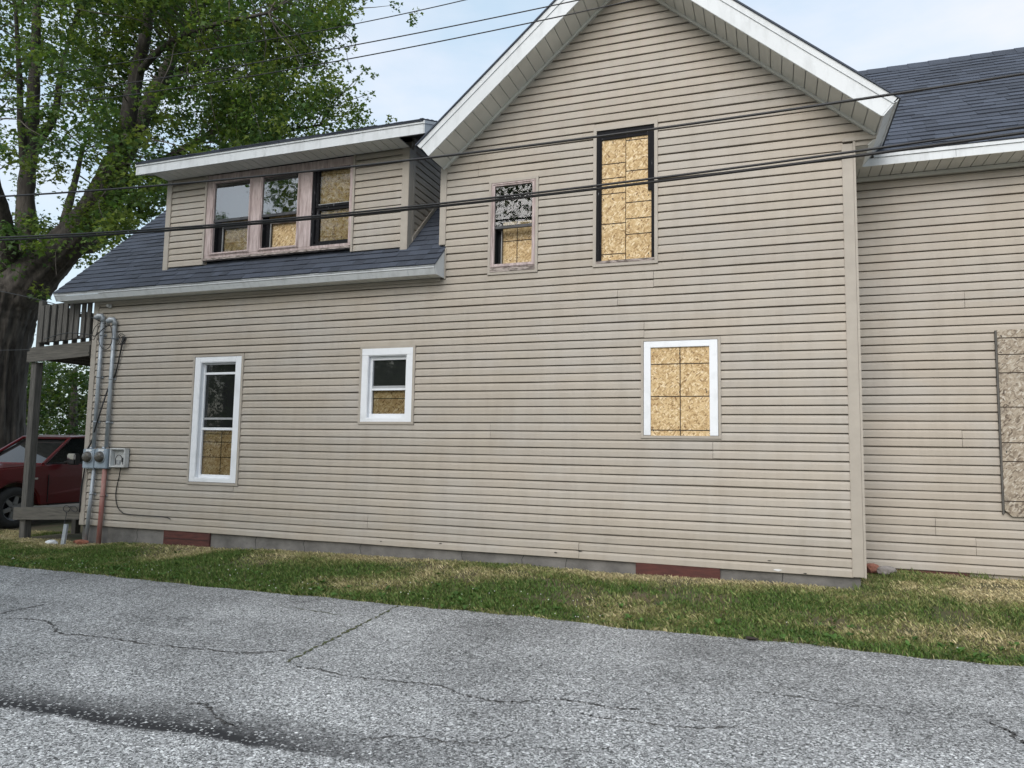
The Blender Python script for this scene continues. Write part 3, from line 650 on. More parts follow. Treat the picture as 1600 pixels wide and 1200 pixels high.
for xs, sg in ((DXb, 1), (DXa, -1)):
    q = [(DF+.0, DZ-.03), (3.2, DZ-.03+DS*(3.2-DF)), (3.2, dz(3.2)-.055), (DF, dz(DF)-.055)]
    MB().prism([(xs, y, z) for y, z in q], [(xs+.015*sg, y, z) for y, z in q]).out('rake_fascia', 'aluminium_white', droof)
    q = [(DF-.012, dz(DF-.012)-.053), (3.2, dz(3.2)-.053), (3.2, dz(3.2)-.004), (DF-.012, dz(DF-.012)-.012)]
    MB().prism([(xs, y, z) for y, z in q], [(xs+.024*sg, y, z) for y, z in q]).out('drip_edge', 'aluminium_white', droof)
soffit(droof, (DX0-.0, DY, DZ-.004), (DX1, DY, DZ-.004), (0, -.03, 0), (0, DF-DY+.018, 0), 30)
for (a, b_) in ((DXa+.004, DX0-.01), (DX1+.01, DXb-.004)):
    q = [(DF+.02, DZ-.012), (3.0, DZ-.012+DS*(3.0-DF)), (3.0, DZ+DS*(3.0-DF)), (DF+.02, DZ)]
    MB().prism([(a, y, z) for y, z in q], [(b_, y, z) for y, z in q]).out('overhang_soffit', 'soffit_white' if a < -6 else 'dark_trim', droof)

# ---- wing roof
WE, WZ0, WS = .66, 4.855, .865
def wz(y): return WZ0+WS*(y-WE)
YR = 3.45
wr = MB().prism([(-1.4, 1.0, wz(1.0)-.03), (-1.4, YR, wz(YR)-.03), (-1.4, YR, wz(YR)-.004), (-1.4, 1.0, wz(1.0)-.004)],
                [(8.3, 1.0, wz(1.0)-.03), (8.3, YR, wz(YR)-.03), (8.3, YR, wz(YR)-.004), (8.3, 1.0, wz(1.0)-.004)]).out('roof', 'shingle', house)
wr['label'] = 'blue-grey shingle roof of the set-back wing'
MB().prism([(1.12, WE, wz(WE)-.03), (1.12, 1.02, wz(1.02)-.03), (1.12, 1.02, wz(1.02)-.004), (1.12, WE, wz(WE)-.004)],
           [(8.3, WE, wz(WE)-.03), (8.3, 1.02, wz(1.02)-.03), (8.3, 1.02, wz(1.02)-.004), (8.3, WE, wz(WE)-.004)]).out('roof_edge', 'shingle', wr)
wl = math.hypot(1, WS)
shingles('shingles', (-1.4, WE-.015, wz(WE-.015)), (1, 0, 0), np.array([0, 1, WS])/wl, np.array([0, -WS, 1])/wl, 9.7, (YR-WE+.015)*wl, wr,
         keep=lambda u, v: -1.4+u > 1.13 or (v > .42 and (wz(WE)+v*WS/wl) > AZ+.2-GS*(-1.4+u-AX)), seed=12)
MB().prism([(-1.4, WE+2*(YR-WE), wz(WE)-.03), (-1.4, YR, wz(YR)-.03), (-1.4, YR, wz(YR)), (-1.4, WE+2*(YR-WE), wz(WE))], [(8.3, WE+2*(YR-WE), wz(WE)-.03), (8.3, YR, wz(YR)-.03), (8.3, YR, wz(YR)), (8.3, WE+2*(YR-WE), wz(WE))]).out('roof', 'shingle', house)
rc = MB()
for i in range(34):
    x = -1.3+i*.28; rc.hexa([(x, YR-.13, wz(YR-.13)+.012), (x+.3, YR-.13, wz(YR-.13)+.004), (x+.3, YR, wz(YR)+.02), (x, YR, wz(YR)+.028), (x, YR-.13, wz(YR-.13)+.020), (x+.3, YR-.13, wz(YR-.13)+.010), (x+.3, YR, wz(YR)+.028), (x, YR, wz(YR)+.036)])
tag(rc.out('ridge_cap', 'shingle', wr), kind='stuff')
fs = [1.08, 2.05, 5.1, 8.3]
for a, b_ in zip(fs, fs[1:]): MB().box(a, b_-.003, WE+.004, WE+.022, 4.708, wz(WE)-.055).out('fascia_board', 'aluminium_white', wr)
MB().box(1.20, 8.3, WE-.01, WE+.02, wz(WE)-.053, wz(WE)-.012).out('drip_edge', 'aluminium_white', wr)
soffit(wr, (XR+.03, WY, 4.705), (8.2, WY, 4.705), (0, -.04, 0), (0, WE-WY+.005, 0), 60)
MB().box(XR+.03, 8.0, WY-.04, WY, 4.655, 4.70).out('soffit_trim', 'soffit_white', wr)

# ---------------------------------------------------------------- windows
def frame(mb, x0, x1, z0, z1, y0, y1, l, r_, t, b_):
    if l: mb.box(x0, x0+l, y0, y1, z0, z1)
    if r_: mb.box(x1-r_, x1, y0, y1, z0, z1)
    if t: mb.box(x0+l, x1-r_, y0+.0015, y1, z1-t, z1)
    if b_: mb.box(x0+l, x1-r_, y0+.0015, y1, z0, z0+b_)
    return mb
def jtrim(key, parent, mat='siding_trim', wd=.034):
    x0, x1, z0, z1 = OPEN[key]; return frame(MB(), x0-.004, x1+.004, z0-.004, z1+.004, -.03, .012, wd, wd, wd, wd).out('window_trim', mat, parent)
def pane(parent, x0, x1, z0, z1, y, mat='glass'): return obj('pane', [(x0, y, z0), (x1, y, z0), (x1, y, z1), (x0, y, z1)], [(0, 1, 2, 3)], mat, parent, recalc=False)
def osb(parent, x0, x1, z0, z1, y, lines_z=(), lines_x=(), mat='osb', name='osb_panel', clip=0):
    if clip: o = MB().prism([(x0, y, z1), (x1, y, z1), (x1, y, z0), (x0+clip, y, z0), (x0, y, z0+clip)], [(x0, y+.011, z1), (x1, y+.011, z1), (x1, y+.011, z0), (x0+clip, y+.011, z0), (x0, y+.011, z0+clip)]).out(name, mat, parent)
    else: o = MB().box(x0, x1, y, y+.011, z0, z1).out(name, mat, parent)
    mb = MB()
    for z in lines_z: mb.box(x0, x1, y-.0016, y-.0004, z-.0055, z+.0055)
    for x in lines_x: mb.box(x-.005, x+.005, y-.0030, y-.0020, z0, z1)
    if mb.v: mb.out('printed_line', 'marker_line', o)
    sc = MB()
    for xx in (x0+.04, (x0+x1)/2, x1-.04):
        for zz in np.linspace(z0+.07, z1-.07, max(2, int((z1-z0)/.3))):
            sc.box(xx-.005, xx+.005, y-.002, y-.0003, zz-.005+random.uniform(-.02, .02), zz+.005)
    tag(sc.out('screws', 'dark_trim', o), kind='stuff')
    return o
def backbox(parent, x0, x1, z0, z1, y0, y1):
    mb = MB(); mb.add([(x0, y0, z0), (x1, y0, z0), (x1, y0, z1), (x0, y0, z1), (x0, y1, z0), (x1, y1, z0), (x1, y1, z1), (x0, y1, z1)], [(4, 5, 6, 7), (0, 1, 5, 4), (1, 2, 6, 5), (2, 3, 7, 6), (3, 0, 4, 7)])
    return mb.out('window_recess', 'dark_interior', parent)

# tall white sash window
x0, x1, z0, z1 = inset(OPEN['w1'], .034)
win = frame(MB(), x0, x1, z0, z1, -.026, .02, .10, .10, .075, .055).out('window', 'window_white', house, bevel=.003)
win['label'] = 'tall white sash window, boarded behind its lower pane'; jtrim('w1', win)
a, b_, c, d = x0+.10, x1-.10, z0+.055, z1-.075; h = d-c
frame(MB(), a, b_, c, d, -.02, .10, .008, .008, .008, .008).out('window_jamb', 'window_white', win)
fz = lambda f: d-f*h
frame(MB(), a+.008, b_-.008, c+.008, d-.008, .045, .075, .028, .028, .025, .045).out('sash', 'window_white', win)
for f0, f1, yy, mt in ((.087, .106, .046, 'window_white'), (.48, .497, .060, 'window_grey'), (.566, .588, .036, 'window_white')):
    MB().box(a+.036, b_-.036, yy, yy+.03, fz(f1), fz(f0)).out('sash_rail', mt, win)
MB().box(a+.036, b_-.036, .0785, .0795, fz(.57), d-.03).out('insect_screen', 'screen_mesh', win)
pane(win, a+.036, b_-.036, c+.05, d-.03, .070)
osb(win, a+.02, b_-.02, c+.03, fz(.54), .096, (fz(.69), fz(.82), fz(.62)), (a+.36,))
backbox(win, a+.002, b_-.002, c+.002, d-.002, .1, .6)
# blind slats inside the top
for i in range(5): MB().box(a+.04, b_-.04, .088, .094, fz(.08)+i*.018, fz(.08)+i*.018+.009).out('blind_slat', 'window_grey', win)

# small white sash window
x0, x1, z0, z1 = inset(OPEN['w2'], .03)
win = frame(MB(), x0, x1, z0, z1, -.026, .02, .088, .088, 0, .045).box(x0-.0, x1+.0, -.030, .02, z1-.088, z1+.001).out('window', 'window_white', house)
win['label'] = 'small white sash window, boarded behind'; jtrim('w2', win)
a, b_, c, d = x0+.088, x1-.088, z0+.045, z1-.088; h = d-c; fz = lambda f: d-f*h
frame(MB(), a, b_, c, d, -.02, .10, .010, .010, .012, .01).out('window_jamb', 'window_white', win)
frame(MB(), a+.010, b_-.010, c+.010, d-.012, .035, .075, .034, .034, .05, .055).out('sash', 'window_white', win)
MB().box(a+.044, b_-.044, .026, .07, fz(.555), fz(.525)).out('sash_rail', 'window_white', win); MB().box(a+.044, b_-.044, .045, .07, fz(.524), fz(.482)).out('sash_rail', 'window_grey', win)
MB().box(a+.044, b_-.044, .0785, .0795, fz(.5), d-.06).out('insect_screen', 'screen_mesh', win)
pane(win, a+.044, b_-.044, c+.06, d-.06, .066)
osb(win, a+.04, b_-.02, c+.03, fz(.5), .096, (fz(.68),))
backbox(win, a+.002, b_-.002, c+.002, d-.002, .1, .6)

# pink storm window upstairs
x0, x1, z0, z1 = inset(OPEN['w3'], .03)
win = frame(MB(), x0, x1, z0+.055, z1, -.024, .015, .048, .048, .045, .05).out('window', 'peeling_pink', house, bevel=.003)
win['label'] = 'narrow pink-framed storm window with its lower half open'; jtrim('w3', win)
frame(MB(), x0+.012, x1-.012, z0+.067, z1-.012, -.034, -.0245, .012, .012, .012, .012).out('window_bead', 'peeling_pink', win)
MB().box(x0, x1, -.034, .02, z0, z0+.05).out('window_sill', 'bare_sill', win)
a, b_, c, d = x0+.048, x1-.048, z0+.105, z1-.045; h = d-c
pane(win, a, b_, c+h*.49, d, .0)
MB().box(a, b_, -.004, .03, c+h*.455, c+h*.49).out('sash_rail', 'dark_sash', win)
frame(MB(), a, b_, c, d, .02, .16, .006, .006, .006, .006).out('window_jamb', 'charred_frame', win)
MB().box(a+.01, a+.06, .11, .15, c+.006, d).out('inner_stop', 'charred_frame', win)
MB().box(a+.06, a+.068, .085, .11, c+.006, c+h*.455).out('sash_edge', 'window_grey', win)
osb(win, a+.006, b_-.006, c+.006, c+h*.58, .15, (c+h*.33,), (a+.26,))
backbox(win, a, b_, c, d, .165, .6)

# tall opening boarded with two columns of OSB
x0, x1, z0, z1 = inset(OPEN['w5'], .032)
win = frame(MB(), x0, x1, z0+.02, z1, -.012, .06, .042, .042, .065, 0).out('window', 'charred_frame', house)
win['label'] = 'tall charred window opening filled with bright OSB'; jtrim('w5', win, wd=.04)
MB().box(x0, x1, -.03, .06, z0, z0+.035).out('window_sill', 'bare_sill', win)
MB().box(x0+.042, x1-.042, .01, .06, z1-.115, z1-.065).out('window_head', 'charred_frame', win)
MB().box(x1-.085, x1-.043, .0, .05, z0+(z1-z0)*.52, z1-.07).out('sash_stile', 'charred_frame', win)
MB().box(x0+.0425, x0+.062, .0, .05, z0+.035, z1-.07).out('sash_stile', 'charred_frame', win)
H = z1-z0; xm = (x0+x1)/2+.005; fy = lambda f: z1-H*f
osb(win, x0+.042, xm-.009, z0+.035, z1-.075, .030, [fy(f) for f in (.25, .36, .475, .70, .925)])
osb(win, xm, x1-.042, z0+.035, z1-.075, .026, [fy(f) for f in (.09, .32, .555, .675, .79)])
backbox(win, x0+.02, x1-.02, z0+.02, z1-.02, .065, .5)

# white-cased opening boarded with OSB downstairs
x0, x1, z0, z1 = inset(OPEN['w6'], .03)
win = frame(MB(), x0, x1, z0, z1, -.026, .02, .080, .092, .075, 0).out('window', 'window_white', house, bevel=.003)
win['label'] = 'white-cased window filled with OSB marked by dark grid lines'; jtrim('w6', win, wd=.03)
H = z1-z0
osb(win, x0+.07, x1-.085, z0-.005, z1-.073, -.002, [z1-H*f for f in (.245, .59, .945)], ((x0+.42),))

# dormer windows: pink frame, three openings
ZB, ZT = 4.185, 5.30
wins = [(-7.985, -7.33, 0), (-7.095, -6.465, 1), (-6.235, -5.575, 2)]
band = frame(MB(), DWX0, DWX1, DWZ0+.03, DZ-.012, DY-.012, DY+.05, 0, 0, DZ-.012-ZT, ZB-DWZ0-.06)
for (x0, x1) in ((DWX0, wins[0][0]-.04), (wins[0][1]+.04, wins[1][0]-.04), (wins[1][1]+.04, wins[2][0]+.012), (wins[2][1]-.012, DWX1)):
    band.box(x0, x1, DY-.014, DY+.05, ZB-.03, ZT)
band = band.out('window_band', 'peeling_pink', house)
band['label'] = 'peeling pink frame around the three dormer windows'
MB().box(DWX0-.01, DWX1, DY-.045, DY+.03, DWZ0+.0, DWZ0+.032).out('window_sill', 'bare_sill', band)
for xx in (DWX0-.028, DWX1-.002): MB().box(xx, xx+.032, DY-.034, DY+.02, rz(DY)+.02, DZ-.01).out('window_trim', 'siding_trim', band)
for (x0, x1, kx) in wins:
    if kx < 2:
        wi = frame(MB(), x0-.042, x1+.042, ZB-.032, ZT, DY-.022, DY+.02, .042, .042, .02, .04).out('window', 'peeling_pink', house)
        wi['label'] = ['dormer storm window beside the dormer\'s outer corner', 'middle dormer storm window'][kx]
        frame(MB(), x0-.03, x1+.03, ZB-.02, ZT-.006, DY-.034, DY-.0225, .014, .014, .012, .012).out('window_bead', 'peeling_pink', wi)
        zm = ZB+(ZT-ZB)*.47
        pane(wi, x0, x1, zm, ZT-.02, DY, 'glass_old')
        MB().box(x0, x1, DY-.006, DY+.03, zm-.04, zm).out('sash_rail', 'dark_sash', wi)
        frame(MB(), x0, x1, ZB+.008, ZT-.02, DY+.022, DY+.16, .006, .006, .006, .006).out('window_jamb', 'charred_frame', wi)
        MB().box(x0+.006, x0+.085, DY+.10, DY+.15, ZB+.008, zm-.04).out('inner_stile', 'charred_frame', wi)
        MB().box(x0+.086, x0+.096, DY+.09, DY+.11, ZB+.012, zm-.06).out('sash_edge', 'window_grey', wi)
        MB().box(x0+.086, x1-.01, DY+.10, DY+.14, zm-.12, zm-.04).out('inner_rail', 'bare_sill' if kx else 'dark_sash', wi)
        if kx == 0: pane(wi, x0+.1, x1-.01, ZB+.02, zm-.12, DY+.12)
        osb(wi, x0+.012, x1-.012, ZB+.01, zm+.02, DY+.145)
    else:
        wi = frame(MB(), x0, x1, ZB-.05, ZT+.07, DY+.0, DY+.06, .06, .012, .06, .05).out('window', 'charred_frame', house)
        wi['label'] = 'blackened dormer sash window beside the wide siding panel'
        zm = ZB+(ZT-ZB)*.50; xa, xb = x0+.06, x1-.012
        frame(MB(), xa, xb, zm-.015, ZT+.01, DY+.022, DY+.062, .045, .008, .03, .04).out('sash', 'charred_frame', wi)
        frame(MB(), xa+.012, xb, ZB, zm-.016, DY+.034, DY+.07, .05, .01, .04, .045).out('sash', 'charred_frame', wi)
        MB().box(xa+.046, xb-.008, DY+.024, DY+.03, zm+.026, zm+.034).out('putty_line', 'window_grey', wi)
        pane(wi, xa+.045, xb-.008, zm+.025, ZT-.02, DY+.04); pane(wi, xa+.062, xb-.01, ZB+.045, zm-.056, DY+.055)
        osb(wi, xa+.01, xb-.004, ZB+.01, ZT, DY+.082)
    backbox(wi, x0, x1, ZB, ZT, DY+.165, DY+.6)

# torn spots in the bottom courses
for (u, v, wd, mt) in ((1215, 890.5, .10, 'insulation'), (1202, 876, .05, 'dark_trim'), (906, 861, .06, 'dark_trim'), (595, 846, .035, 'dark_trim'), (688, 849, .045, 'dark_trim'), (868, 863.5, .05, 'dark_trim'), (1258, 896, .05, 'dark_trim')):
    c = onY(u, v, -.0165); n = 9; A = []
    for i in range(n):
        th = 2*math.pi*i/n; A.append((c[0]+wd*.5*math.cos(th)*random.uniform(.6, 1), c[1]-.0006, c[2]+wd*.14*math.sin(th)*random.uniform(.5, 1.2)))
    MB().prism(A, [(x, y+.003, z) for x, y, z in A]).out('torn_spot', mt, front)

# weathered OSB sheet leaning over the wing window
sheet_ = empty('osb_sheet', (3.05, WY-.04, .63), 'weathered grey OSB sheet with clipped corner covering the wing window', 'board')
osb(sheet_, 2.46, 3.66, .635, 2.745, WY-.05, [2.745-2.11*f for f in (.045, .135, .235, .42, .61, .71, .92)], (), 'osb_weathered', 'panel', clip=.07)
MB().box(2.44, 2.459, WY-.045, WY-.018, .66, 2.74).out('edge_strip', 'old_wood', sheet_)

# ---------------------------------------------------------------- electrics on the corner
def meter(xc, zt, label):
    e = empty('electric_meter', (xc, -.02, zt-.30), label, 'meter', 'electric meters on the house corner')
    MB().box(xc-.125, xc+.125, -.12, -.019, zt-.305, zt).out('box', 'meter_grey', e, bevel=.012)
    c = (xc, -.121, zt-.125)
    MB().lathe([(.001, -.07), (.055, -.068), (.078, -.05), (.082, 0), (.088, .002)], 24, c).out('dial', 'meter_face', e, smooth=True)
    MB().lathe([(.083, -.012), (.096, -.014), (.098, 0), (.083, .001)], 24, c).out('ring', 'galvanised', e, smooth=True)
    MB().box(xc-.06, xc+.06, -.1235, -.1205, zt-.032, zt-.01).out('sticker', 'sticker', e)
    MB().lathe([(.001, .03), (.028, .03), (.034, 0), (.03, -.004)], 12, (xc, -.07, zt), 'z').out('hub', 'galvanised', e, smooth=True)
meter(-10.03, 1.185, 'grey electric meter standing above the silver pipe')
meter(-9.775, 1.19, 'grey electric meter standing above the red painted pipe')
e = empty('telephone_box', (-9.45, -.03, .91), 'open white plastic utility box beside the electric meters', 'utility box')
mb = MB().box(-9.61, -9.30, -.03, -.018, .91, 1.205); mb.box(-9.61, -9.585, -.11, -.03, .91, 1.205).box(-9.325, -9.30, -.11, -.03, .91, 1.205).box(-9.585, -9.325, -.11, -.03, .91, .935).box(-9.585, -9.325, -.11, -.03, 1.18, 1.205)
mb.out('case', 'box_white', e, bevel=.006)
MB().box(-9.40, -9.35, -.075, -.031, .99, 1.06).out('connector', 'dark_trim', e)
MB().tube(curve_pts([(-9.53, -.06, .95), (-9.52, -.07, 1.05), (-9.46, -.07, 1.10), (-9.39, -.07, 1.05), (-9.38, -.06, .95)], 6), .006, 6).out('wire', 'cable_black', e)
MB().box(-9.54, -9.46, -.05, -.031, .96, 1.02).out('terminal_block', 'window_grey', e)
def conduit(xt, zt, xb, zb, r_, mat, label, head=False):
    e = empty('conduit_pipe', (xb, -.06, zb), label, 'pipe', 'pipes on the house corner')
    xm, zm = (xt+xb)/2, (zt+zb)/2
    MB().tube([(xt, -.065, zt), (xm, -.065, zm), (xb, -.065, zb)], r_, 12).out('pipe', mat, e, smooth=True)
    for f in ((.12, .45, .8) if head else (.35,)):
        x, z = xt+(xb-xt)*f, zt+(zb-zt)*f
        MB().box(x-r_-.02, x+r_+.02, -.03, -.017, z-.014, z+.014).out('strap', 'galvanised', e)
        MB().tube([(x, -.065, z-.012), (x, -.065, z+.012)], r_+.006, 12).out('coupling', mat, e, smooth=True)
    if head:
        MB().tube([(xt, -.065, zt-.03), (xt, -.066, zt+.03), (xt-.015, -.075, zt+.06), (xt-.06, -.10, zt+.055), (xt-.10, -.125, zt+.02)], [.034, .038, .045, .05, .034], 12).out('weatherhead', 'galvanised', e, smooth=True)
conduit(-9.99, 3.23, -10.0, 1.2, .030, 'galvanised', 'tall silver conduit with weatherhead next to the corner post', True)
conduit(-9.735, 3.16, -9.735, 1.21, .030, 'galvanised', 'tall silver conduit with weatherhead on the windows\' side of its twin', True)
conduit(-9.955, .88, -10.03, -.25, .028, 'galvanised', 'short silver pipe dropping from the meter to the ground')
conduit(-9.735, .88, -9.765, -.29, .034, 'red_pipe', 'short rusty red pipe dropping from the meter to the ground')
def cable(name, pts, r_, label, mat='cable_black', cat='cable', group=None, n=8):
    return tag(MB().tube(curve_pts(pts, n), r_, 6).out(name, mat, smooth=True), label, cat, group)
Yc = lambda u, v, y=-.05: tuple(onY(u, v, y))
cable('cable', [Yc(192, 532, -.06), Yc(187, 556, -.04), Yc(180, 585, -.04), Yc(168, 610, -.045), Yc(158, 640, -.11), Yc(150, 665, -.1), Yc(143, 690, -.06), Yc(136, 705, -.06), Yc(131, 740, -.05), Yc(127, 765, -.04), Yc(124, 800, -.035)], .011, 'black cable sweeping across the conduits down the corner post')
cable('cable', [Yc(189, 729, -.07), Yc(186, 745, -.03), Yc(181, 770, -.03), Yc(183, 790, -.03), Yc(190, 800, -.03), Yc(200, 803.5, -.03), Yc(230, 806, -.03), Yc(258, 808, -.03), Yc(266, 811, -.03)], .007, 'thin black cable hanging loose from the white utility box')
th_ = np.linspace(-.3, 2*math.pi-.9, 14)
cable('cable', [Yc(161, 505, -.1)]+[tuple(onY(164.5+11*math.cos(t), 525+21*math.sin(t), -.13)) for t in (-.9, -.3, .4, 1.0, 1.6, 2.2, 2.8, 3.4)], .006, 'black service wire loop hanging between the two weatherheads')
cable('cable', [Yc(172, 506, -.14), Yc(160, 515, -.16), Yc(148, 525, -.2), Yc(140, 523, -.25), (-10.6, -.2, 3.02), (-11.2, -.1, 2.96)], .007, 'black service wire running from weatherhead to the balcony rail')
cable('cable', [Yc(158, 503, -.16), Yc(148, 512, -.2), Yc(143, 528, -.2), Yc(147, 530, -.2), Yc(153, 515, -.2), Yc(157, 505, -.18)], .005, 'short looped black wire at the corner weatherhead')
br = empty('wire_bracket', tuple(onY(192, 530, -.02)), 'dark iron wire bracket with coiled cable on the siding', 'bracket')
c = onY(192, 530, -.05)
for i, (rr, ph) in enumerate(((.05, 0), (.075, .7), (.095, 1.4))):
    MB().tube([(c[0]+rr*math.cos(t+ph)*.9, c[1]-.01*i, c[2]+rr*math.sin(t+ph)) for t in np.linspace(0, 5.2, 16)], .0055, 5).out('coil', 'cable_black', br)
MB().box(c[0]-.02, c[0]+.02, -.05, -.015, c[2]-.03, c[2]+.04).out('plate', 'dark_trim', br)
kx = onY(171, 478, -.04)
tag(MB().lathe([(.001, -.05), (.02, -.048), (.03, -.03), (.022, -.018), (.035, 0), (.035, .02)], 14, tuple(kx)).out('insulator_knob', 'box_white', smooth=True), 'small pale round insulator under the low eave', 'insulator')

# ---------------------------------------------------------------- porch and balcony
por = empty('balcony_porch', (-10.9, .8, -.3), 'weathered grey timber balcony on posts at the house end', 'porch')
PX0, PX1 = -11.60, -10.27
MB().prism([(-11.58, .0, -.42), (-11.455, .0, -.42), (-11.455, .12, -.42), (-11.58, .12, -.42)], [(-11.60, .0, 2.60), (-11.475, .0, 2.60), (-11.475, .12, 2.60), (-11.60, .12, 2.60)]).out('post', 'old_wood', por, bevel=.006)
MB().box(-11.60, -11.48, 2.3, 2.42, -.42, 2.62).out('post', 'old_wood', por, bevel=.006)
MB().box(-11.56, -11.47, .02, .11, 2.81, 3.64).out('rail_post', 'old_wood', por, bevel=.004)
def tilt(x): return (x+10.27)*.05
def board(name, x0, x1, y0, y1, z0, z1, mat, zl=None):
    t0, t1 = tilt(x0), tilt(x1); return MB().hexa([(x0, y0, z0+t0), (x1, y0, z0+t1), (x1, y1, z0+t1), (x0, y1, z0+t0), (x0, y0, z1+t0), (x1, y0, z1+t1), (x1, y1, z1+t1), (x0, y1, z1+t0)]).out(name, mat, por)
board('beam', -11.66, PX1, -.04, .0, 2.665, 2.845, 'old_wood_h'); board('beam', -11.64, PX1, -.015, .03, 2.85, 2.91, 'old_wood_h')
board('beam', -11.62, PX1, 2.34, 2.38, 2.665, 2.83, 'old_wood_h')
for i in range(15): MB().box(-11.62, PX1, .02+i*.16, .165+i*.16, 2.865+tilt(-11), 2.895+tilt(-11)).out('deck_board', 'old_wood_h', por)
for i in range(4): MB().box(-11.55+i*.4, -11.51+i*.4, .03, 2.34, 2.65, 2.80).out('joist', 'old_wood', por)
board('rail', -11.56, PX1-.0, .035, .075, 2.985, 3.035, 'old_wood_h'); board('rail', -11.56, PX1, .035, .075, 3.56, 3.62, 'old_wood_h')
for i in range(9):
    x = -11.50+i*.135+random.uniform(-.015, .015); wv = random.choice([.085, .095, .10])
    MB().prism([(x, -.0+random.uniform(0, .01), 2.99+tilt(x)), (x+wv, .0, 2.99+tilt(x)), (x+wv, .024, 2.99+tilt(x)), (x, .024, 2.99+tilt(x))], [(q+random.uniform(-.012, .012)*0+.012, y, 3.61+tilt(x)) for q, y in ((x, .0), (x+wv, .0), (x+wv, .024), (x, .024))]).out('slat', 'old_wood', por)
for i in range(13):
    y = .16+i*.17; MB().box(-11.56, -11.535, y, y+.09, 2.92, 3.62).out('slat', 'old_wood', por)
MB().box(-11.53, -11.49, .1, 2.38, 3.50, 3.56).out('rail', 'old_wood', por)
for i in range(7):
    x = -11.45+i*.17; MB().box(x, x+.085, 2.36, 2.385, 2.95, 3.62).out('slat', 'old_wood', por)
board('rim_plank', -11.70, PX1+.02, -.03, .008, .075, .275, 'old_wood_h')
for i in range(7): MB().box(-11.62, PX1, .02+i*.15, .16+i*.15, .175, .205).out('deck_board', 'old_wood_h', por)
MB().box(-11.53, -11.43, .9, 1.0, -.42, .17).out('post', 'old_wood', por)
cable('cable', [tuple(onY(104+5*math.cos(t), 795+5*math.sin(t), -.06)) for t in np.linspace(0, 5.5, 8)]+[Yc(112, 797, -.06), Yc(118, 800, -.06), Yc(121, 797, -.06), Yc(117, 791, -.06), Yc(108, 792, -.06)], .006, 'coil of black wire on the porch rim plank')
cable('cable', [Yc(104, 800, -.06), Yc(102, 812, -.08), Yc(99, 824, -.2)], .005, 'thin wire dropping from plank coil to the steel stake')
st = tag(MB().prism([(-10.24, -.33, -.36), (-10.17, -.33, -.36), (-10.17, -.30, -.36), (-10.24, -.30, -.36)], [(-10.225, -.30, .03), (-10.155, -.30, .03), (-10.155, -.27, .03), (-10.225, -.27, .03)]).out('ground_stake', 'galvanised'), 'grey steel stake leaning in front of the porch plank', 'stake')
def lump(name, c, r_, mat, label, cat, sq=(1, 1, 1), seed=0, sub=2):
    bm = bmesh.new(); bmesh.ops.create_icosphere(bm, subdivisions=sub, radius=1); V = np.array([v.co[:] for v in bm.verts]); Fc = [tuple(v.index for v in f.verts) for f in bm.faces]; bm.free()
    V = V*(1+.7*(vnoise(V, 1.6, seed)-.5))[:, None]*np.array(sq)*r_+np.array(c)
    return tag(obj(name, V, Fc, mat, smooth=False), label, cat)
lump('crumpled_bag', (-10.42, -.32, -.27), .09, 'plastic_white', 'crumpled white plastic litter beside the steel stake', 'litter', (1, .7, .6), 3)
lump('clay_pipe_end', (-10.06, -.12, -.26), .10, 'terracotta', 'broken red clay pipe end under the silver pipe', 'pipe end', (1.3, .8, .5), 8)
lump('rock', (1.22, .82, -.02), .09, 'rock_grey', 'pale broken rock against the wing foot', 'rock', (1.2, .8, .6), 5)
lump('brick_piece', (1.08, .84, .0), .08, 'brick_red', 'reddish brick fragment beside the house corner', 'brick', (1.1, .8, .7), 6)
MB().box(XR+.02, 2.1, WY-.02, WY+.02, -.25, -.028).out('patch_board', 'red_board', fb)
c = onZ(1175, 1001, ROADZ); lump('fallen_leaf', (c[0], c[1], ROADZ+.02), .035, 'dry_leaf', 'small dark curled leaf on the road edge', 'leaf', (1.3, .7, .4), 2)

# ---------------------------------------------------------------- overhead wires
WYP = -1.2
def wire(px, r_, label, y=WYP, off=(0, 0)):
    P = np.array([onY(u, v, y) for u, v in px]); q = np.polyfit(P[:, 0], P[:, 2], 2); x0, x1 = P[0, 0], P[-1, 0]
    xs = np.linspace(x0-14, x1+14, 90); xc = np.clip(xs, x0-1, x1+1); z = np.polyval(q, xc)+np.polyval(np.polyder(q), xc)*(xs-xc)
    return tag(MB().tube([(a, y+off[0], b_+off[1]) for a, b_ in zip(xs, z)], r_, 6).out('overhead_wire', 'cable_black', smooth=True), label, 'wire', 'overhead wires')
wire([(500, 48), (565, 35), (640, 20), (700, 6)], .006, 'thin top overhead wire against the sky above the dormer')
wire([(0, 156), (150, 138), (300, 114), (500, 81), (700, 41), (870, 8)], .007, 'upper thin overhead wire of the pair passing the tree crown')
wire([(0, 174), (200, 147), (300, 134), (500, 102), (700, 62), (900, 20), (1000, -2)], .007, 'lower thin overhead wire of the pair crossing the gable rake')
wire([(0, 308), (160, 296), (300, 285), (480, 266), (700, 243), (900, 221), (1060, 197), (1200, 176), (1400, 146), (1600, 114)], .013, 'black cable crossing the tops of the upstairs windows')
wire([(0, 371.5), (150, 363.5), (300, 352.5), (440, 343), (720, 316), (900, 294.5), (1060, 273.5), (1200, 254), (1400, 225.5), (1600, 200)], .012, 'upper strand of the thick doubled cable crossing mid-windows')
wire([(0, 374.5), (150, 366), (300, 355), (440, 345.5), (720, 319), (900, 298), (1060, 277), (1200, 258.5), (1400, 231), (1600, 208)], .015, 'lower strand of the thick doubled cable crossing mid-windows', off=(.03, 0))
